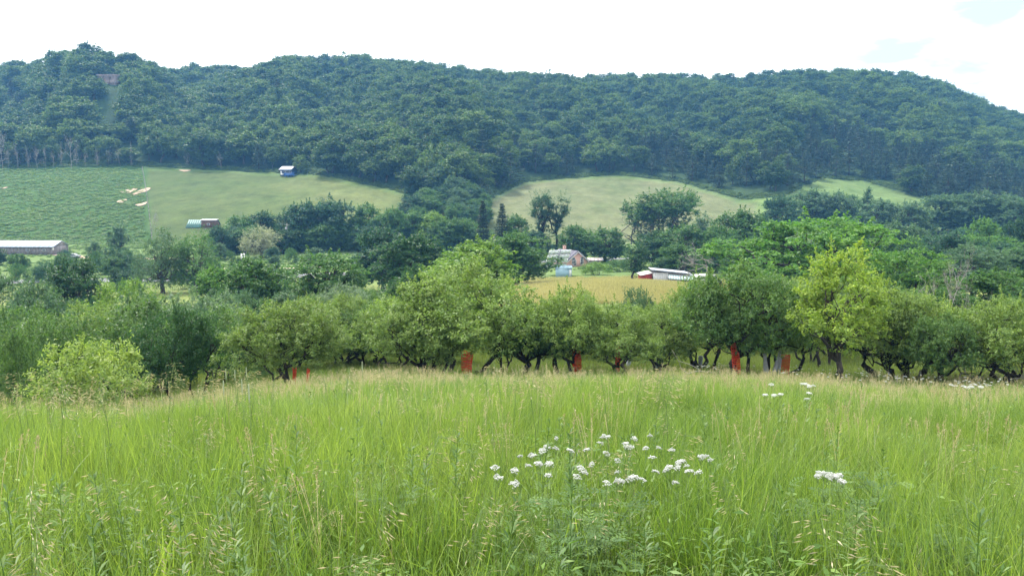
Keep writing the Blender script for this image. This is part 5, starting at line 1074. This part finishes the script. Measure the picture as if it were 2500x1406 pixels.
# ------------------------------------------------------------------ single flowers, plumes and herbs of the meadow
def yarrow_parts(seed):
    R = np.random.RandomState(seed); hd = MB(); n = R.randint(22, 32); rad = .036
    for i in range(n):
        a = i * 2.4; q = rad * math.sqrt((i + .5) / n) * R.uniform(.85, 1.1); c = np.array([math.cos(a) * q, math.sin(a) * q, -.012 * (q / rad) ** 2 + R.normal() * .0025]); r = .0072 * R.uniform(.75, 1.15)
        an = np.arange(6) * 1.047 + R.rand(); ring = np.stack([c[0] + np.cos(an) * r, c[1] + np.sin(an) * r, np.full(6, c[2])], 1); V = np.concatenate([[c + (0, 0, .004)], ring, [c - (0, 0, .006)]])
        hd.add(V, None, [(0, 1 + k, 1 + (k + 1) % 6) for k in range(6)] + [(7, 1 + (k + 1) % 6, 1 + k) for k in range(6)])
    st = MB(); st.tube(curve((0, 0, -.62), (0, 0, -.03), R, .015, 5), [.003, .003, .0025, .002, .002], 5)
    for i in range(6): a = i * 1.05; st.tube([(0, 0, -.045), (math.cos(a) * rad * .65, math.sin(a) * rad * .65, -.012)], .0012, 4)
    lf = MB()
    for i in range(9):
        u = -.6 + i * .055; a = i * 2.4; d = np.array([math.cos(a), math.sin(a), .5]); s = np.array([-math.sin(a), math.cos(a), 0])
        for k in range(6):
            p = np.array([0, 0, u]) + d * .012 * (k + 1); lf.add([p - s * .016 * (1 - k / 7), p + d * .008, p + s * .016 * (1 - k / 7), p - d * .002], [(0, 1, 2, 3)])
    return hd.mesh('flower_head', M['petal']), st.mesh('stem', M['stem'], True), lf.mesh('leaf', M['stem'])
YP = [yarrow_parts(400 + k) for k in range(4)]
def yarrow(px, row, label, grp, s=1.0, hh=.66, Ymin=1.5):
    x, y, z = hit(px, row, hh, Ymin); hd, st, lf = random.choice(YP)
    r = empty('yarrow', (x, y, z + hh), random.uniform(0, 6.28)); r.scale = (s, s, 1); tag(r, label, 'flower', grp)
    h = link('flower_head', hd, r); h.rotation_euler = (random.uniform(-.25, .25), random.uniform(-.25, .25), 0); k = hh / .62; q = link('stem', st, r); q.scale = (1, 1, k); f = tag(link('leaf', lf, r), kind='stuff'); f.scale = (1, 1, k)
Z6 = [(812,185),(1270,160),(1235,230),(1560,190),(1705,160),(1475,235),(1500,268),(725,268),(680,303),(805,280),(1665,280),(1790,275),(1912,297),(950,303),(1100,295),(1295,330),(470,355),(570,345),(1725,365),(1400,400),(640,425),(545,445),(748,430),(1150,437),(1985,410),(2055,450),(1965,465),(1890,460),(1855,490),(1765,500),(2205,355),(2280,390),(230,463),(245,548),(417,492),(427,605),(735,535),(1060,480),(1080,515),(1015,550),(1395,505),(1293,610),(1420,592),(1535,560),(1635,575),(1947,605),(2075,497),(2165,510),(1040,455),(1250,175),(1300,172),(1480,262),(1525,270),(595,350),(660,435),(1510,570),(1560,552),(2185,370),(2240,360),(2010,405),(1975,430),(1440,600),(1385,585),(270,562),(410,625)]
def near_words(X, Yz):
    a = 'left' if X < 800 else ('middle' if X < 1500 else 'right'); b = 'back' if Yz < 320 else ('front' if Yz > 470 else 'centre')
    return 'white yarrow head at the %s %s of the near yarrow patch' % (b, a)
for X, Yz in Z6: yarrow(1150 + X / 3.906, 1020 + Yz / 3.906, near_words(X, Yz), 'yarrow heads of the near patch', random.uniform(.50, .82))
for X, Yz in [(760,525),(750,553),(800,532),(830,530),(870,545),(890,550),(845,568),(935,545),(945,600),(960,594),(910,560)]: yarrow(1780 + X / 3.4625, 1000 + Yz / 3.4625, 'white yarrow head in the tight cluster beside the dark hollow in the grass', 'yarrow heads of the tight cluster', random.uniform(.5, .72))
for px, row in [(1883,937),(1905,961),(1868,962),(1965,935),(1972,938),(1985,940),(1958,936),(1970,972),(1976,958),(1890,963),(1976,942)]: yarrow(px, row, 'white yarrow head in the small group on the upper meadow', 'yarrow heads of the upper meadow', 1.05, .80, 8)
for i in range(150):
    c = random.choice([(1950, 902, 70, 10), (2090, 908, 90, 9), (2200, 915, 110, 12), (2360, 932, 90, 10) , (2400, 938, 90, 6), (1760, 893, 60, 5), (2250, 925, 160, 10)]); px = random.gauss(c[0], c[2] * .6); row = random.gauss(c[1], c[3] * .7)
    if 1600 < px < 2520: yarrow(px, row, 'tiny white yarrow head in the drift along the meadow edge by the apple trunks', 'yarrow heads along the meadow edge', random.uniform(.9, 1.4), .84, 7)

def brome_parts(seed):
    R = np.random.RandomState(seed); st = MB(); P = curve((0, 0, -.95), (0, 0, 0), R, .01, 6); P[:, 0] += np.linspace(0, 1, 6) ** 3 * .08; st.tube(P, np.linspace(.0028, .0014, 6), 5); V = []; Q = []; sh = []; c = 0; tip = P[-1]; side = R.uniform(-.4, .4)
    for k in range(26):
        u = R.rand(); base = tip + np.array([-.06 * (1 - u), 0, -.19 * (1 - u)]); d = nrm(np.array([1.0, side + R.normal() * .5, .35 - .9 * R.rand()]) if k % 3 else np.array([-.6, R.normal(), .2])); l0 = R.uniform(.03, .085); p = base + d * l0 + np.array([0, 0, -l0 * .25]); t = nrm(d + np.array([0, 0, -.35])); b = nrm(np.cross(t, R.normal(size=3))); L = R.uniform(.026, .044); W = .0052
        V.extend([p, p + t * L * .4 + b * W / 2, p + t * L, p + t * L * .4 - b * W / 2]); Q.append((c, c + 1, c + 2, c + 3)); c += 4
        b2 = np.cross(t, b); V.extend([p, p + t * L * .4 + b2 * W / 2, p + t * L, p + t * L * .4 - b2 * W / 2]); Q.append((c, c + 1, c + 2, c + 3)); c += 4; st.tube([base, p], .0008, 3, False); sh += [R.rand()] * 8
    return mesh_np('seed_head', V, Q, None, M['straw'], False, {'shade': ('FLOAT', sh)}), st.mesh('stem', M['stem'], True)
BP = [brome_parts(420 + k) for k in range(5)]
def brome(px, row, label, h=.85, s=1.0, grp='nodding brome plumes', Ymin=1.5):
    x, y, z = hit(px, row, h, Ymin); a, b = random.choice(BP); r = empty('brome_grass', (x, y, z + h), random.uniform(-.9, .9) + random.choice([0, 0, 3.1])); r.scale = (s, s, max(s, h / .95)); tag(r, label, 'grass plume', grp, 'thing'); tag(link('seed_head', a, r), kind='stuff'); tag(link('stem', b, r), kind='stuff')
for px, row, h, s, lab in [(460,1165,.8,1.1,'pale nodding brome plume in the lower left grass, above the bent one'),(300,1150,.8,1.15,'broad sprawling brome plume in the lower left grass'),(697,1160,.8,1,'brome plume drooping left of the yarrow patch'),(618,1080,.85,1,'reddish upright brome plume left of the yarrow patch'),(465,1300,.7,1,'brome plume hanging low at the bottom left'),(345,1290,.7,1,'thin brome plume bent over at the bottom left'),(132,1340,.7,1,'brome plume by the bottom left corner'),(70,1272,.75,1,'small brome plume near the left edge'),
    (1130,1075,.85,1,'tan brome plume rising behind the yarrow patch'),(1038,1062,.85,1,'tan brome plume a little left of the yarrow patch'),(908,1192,.8,1,'brome plume in the grass left of the front yarrow'),(44,872,1.3,1.5,'tallest pale brome plume at the left meadow edge'),(20,905,1.2,1.3,'brome plume under the tallest one'),(500,850,1.35,1.4,'tall brome plume in front of the dark apple trunk'),(440,885,1.2,1.3,'brome plume crossing the dark apple trunk'),(378,880,1.2,1.3,'brome plume left of the dark apple trunk'),(590,862,1.2,1.3,'brome plume among the white spikes'),(700,862,1.2,1.2,'brome plume before the low spreading apple tree'),(80,930,1.1,1.3,'brome plume over the yellow-green sapling foot'),(140,950,1.1,1.3,'double brome plume at the meadow edge by the sapling'),(1210,848,1.1,1.2,'brome plume by the forked stem'),(1352,862,1.1,1.4,'pale brome plume over the stout black trunk'),(1410,878,1.0,1.2,'brome plume crossing the widest orange net'),(1630,872,1.0,1.2,'brome plume beside the grey wrap')]: brome(px, row, lab, h, s)
for i in range(46):
    px = 2500 * random.random() ** 1.7; row = random.choice([random.uniform(930, 1060), random.uniform(1000, 1380)]); row = max(row, 985 if px < 350 else 925)
    brome(px, row, 'tan brome plume scattered through the %s grass' % ('lower left' if px < 900 and row > 1080 else 'upper left' if px < 900 else 'lower right' if row > 1080 else 'upper right'), random.uniform(.65, .88), random.uniform(.8, 1.1), 'brome plumes scattered in the meadow', 2.2)
for i in range(90):
    px = random.uniform(0, 620) if i < 60 else random.uniform(600, 1700); row = (random.uniform(900, 960) if px < 330 else random.uniform(885, 930)); brome(px, row, 'tall tan plume in the fringe of the %s meadow edge' % ('left' if px < 620 else 'middle'), random.uniform(.85, 1.2), random.uniform(1.0, 1.5), 'plumes fringing the meadow edge', 7)

def spike_parts():
    hd = MB(); t = np.linspace(0, 1, 8); hd.tube(np.stack([0 * t, 0 * t, t * .13 - .13], 1), .0062 * np.sin(np.clip(t * .94 + .04, 0, 1) * math.pi) ** .35, 7); st = MB(); st.tube([(0, 0, -1), (.01, 0, -.5), (0, 0, -.13)], .0022, 5); return hd.mesh('seed_spike', plain('timothy_head', (.30, .34, .21), .8, .1, 40), True), st.mesh('stem', M['stem'], True)
SP = spike_parts()
for px, row, lab in [(551,900,'pale upright spike, leftmost of the group before the low apple tree'),(573,902,'second pale spike from the left of the group'),(607,880,'tall pale spike right of the centre of the group'),(601,896,'shorter pale spike beside the tall one'),(624,860,'highest pale spike, at the right of the group'),(590,925,'low pale spike under the group'),(545,928,'low pale spike at the left under the group'),(607,938,'lowest pale spike under the tall one'),(884,882,'single pale spike by the open grass strip')]:
    x, y, z = hit(px, row, 1.1, 6); r = empty('timothy_grass', (x, y, z + 1.1)); r.scale = (1.0, 1.0, 1.1); tag(r, lab, 'grass spike', 'pale timothy spikes', 'thing'); link('seed_spike', SP[0], r); link('stem', SP[1], r)

def ragweed(px, row, label, s=1.0, h=.55):
    """bushy herb with cut leaves"""
    x, y, z = hit(px, row, h * .8, 1.5); r = empty('leafy_herb', (x, y, z)); r.scale = (s, s, s); tag(r, label, 'plant', 'leafy herbs in the meadow'); R = np.random.RandomState(int(px)); st = MB()
    for k in range(7):
        a = k * .9 + R.normal() * .2; tip = np.array([math.cos(a) * .22, math.sin(a) * .22, h * R.uniform(.75, 1.0)]); P = curve((0, 0, 0), tip, R, .05, 5); st.tube(P, np.linspace(.005, .002, 5), 5)
        V = []; Q = []; sh = []; c = 0
        for i in range(13):
            p = P[1] + (P[4] - P[1]) * R.uniform(.15, 1.05); b = R.uniform(0, 6.28); d = nrm(np.array([math.cos(b), math.sin(b), R.uniform(-.1, .6)])); sd = nrm(np.cross(d, [0, 0, 1])); L = R.uniform(.07, .13); s0 = R.rand()
            for j in range(5):
                q = p + d * L * (j + .6) / 5.5 + np.array([0, 0, -.02 * (j / 5) ** 2])
                for sg in (-1, 1): e = q + sd * sg * L * .36 * (1 - abs(j - 1.8) / 4.5) + d * L * .16; m_ = (q + e) / 2; o_ = nrm(np.cross(e - q, [0, 0, 1])) * L * .055; V.extend([q, m_ + o_, e, m_ - o_]); Q.append((c, c + 1, c + 2, c + 3)); c += 4; sh += [s0] * 4
        tag(link('leaf_spray', mesh_np('leaf_spray', V, Q, None, M['forb'], False, {'shade': ('FLOAT', sh)}), r), kind='stuff')
    st.build('stem', M['stem'], r, True)
for px, row, s, lab in [(1440,1265,1.15,'large bluish-green cut-leaved herb below the yarrow patch'),(1395,1300,.9,'cut-leaved herb at the left foot of the large one'),(1500,1300,.9,'cut-leaved herb at the right foot of the large one'),(2120,1215,1.1,'cut-leaved herb beside the dark hollow'),(2020,1235,1.0,'cut-leaved herb under the tight yarrow cluster'),(2240,1290,.8,'small cut-leaved herb below the dark hollow'),(2380,1310,.8,'small cut-leaved herb near the lower right corner'),(935,1190,.8,'small cut-leaved herb left of the front yarrow'),(1560,1150,.6,'cut-leaved herb hidden among the yarrow'),(560,1110,.7,'small cut-leaved herb in the left grass')]: ragweed(px, row, lab, s)
HM = []
for i in range(32):
    px, row = random.choice([(random.uniform(0, 1400), random.uniform(1040, 1390)), (random.uniform(1500, 2480), random.uniform(960, 1390)), (random.uniform(0, 700), random.uniform(1150, 1390))]); x, y, z = hit(px, row, .6, 1.6); o = link('goldenrod', hp[i % 3], None, (x, y, z)); o.rotation_euler = (0, 0, random.uniform(0, 6)); o.scale = (1.2, 1.2, 1.08); tag(o, 'unopened goldenrod stem with narrow leaves in the %s grass' % ('lower left' if px < 1000 and row > 1080 else 'upper left' if px < 1000 else 'lower right' if row > 1080 else 'upper right'), 'plant', 'goldenrod stems in the meadow')

# things that share a description: say which one, counted from the left
ORD = 'first second third fourth fifth sixth seventh eighth ninth tenth eleventh twelfth thirteenth fourteenth fifteenth sixteenth seventeenth eighteenth nineteenth twentieth'.split()
ORD += ['twenty-' + k for k in ORD[:9]] + ['thirtieth'] + ['thirty-' + k for k in ORD[:9]] + ['fortieth'] + ['forty-' + k for k in ORD[:9]]
same = {}
for o in COL.objects:
    if o.parent is None and 'category' in o and 'label' in o: same.setdefault(o['label'], []).append(o)
for lab, os_ in same.items():
    if 1 < len(os_) <= len(ORD) and len(lab.split()) < 13:
        os_.sort(key=lambda o: o.location.x / max(o.location.y, 1))
        for k, o in enumerate(os_): o['label'] = '%s, %s from the left' % (lab, ORD[k])
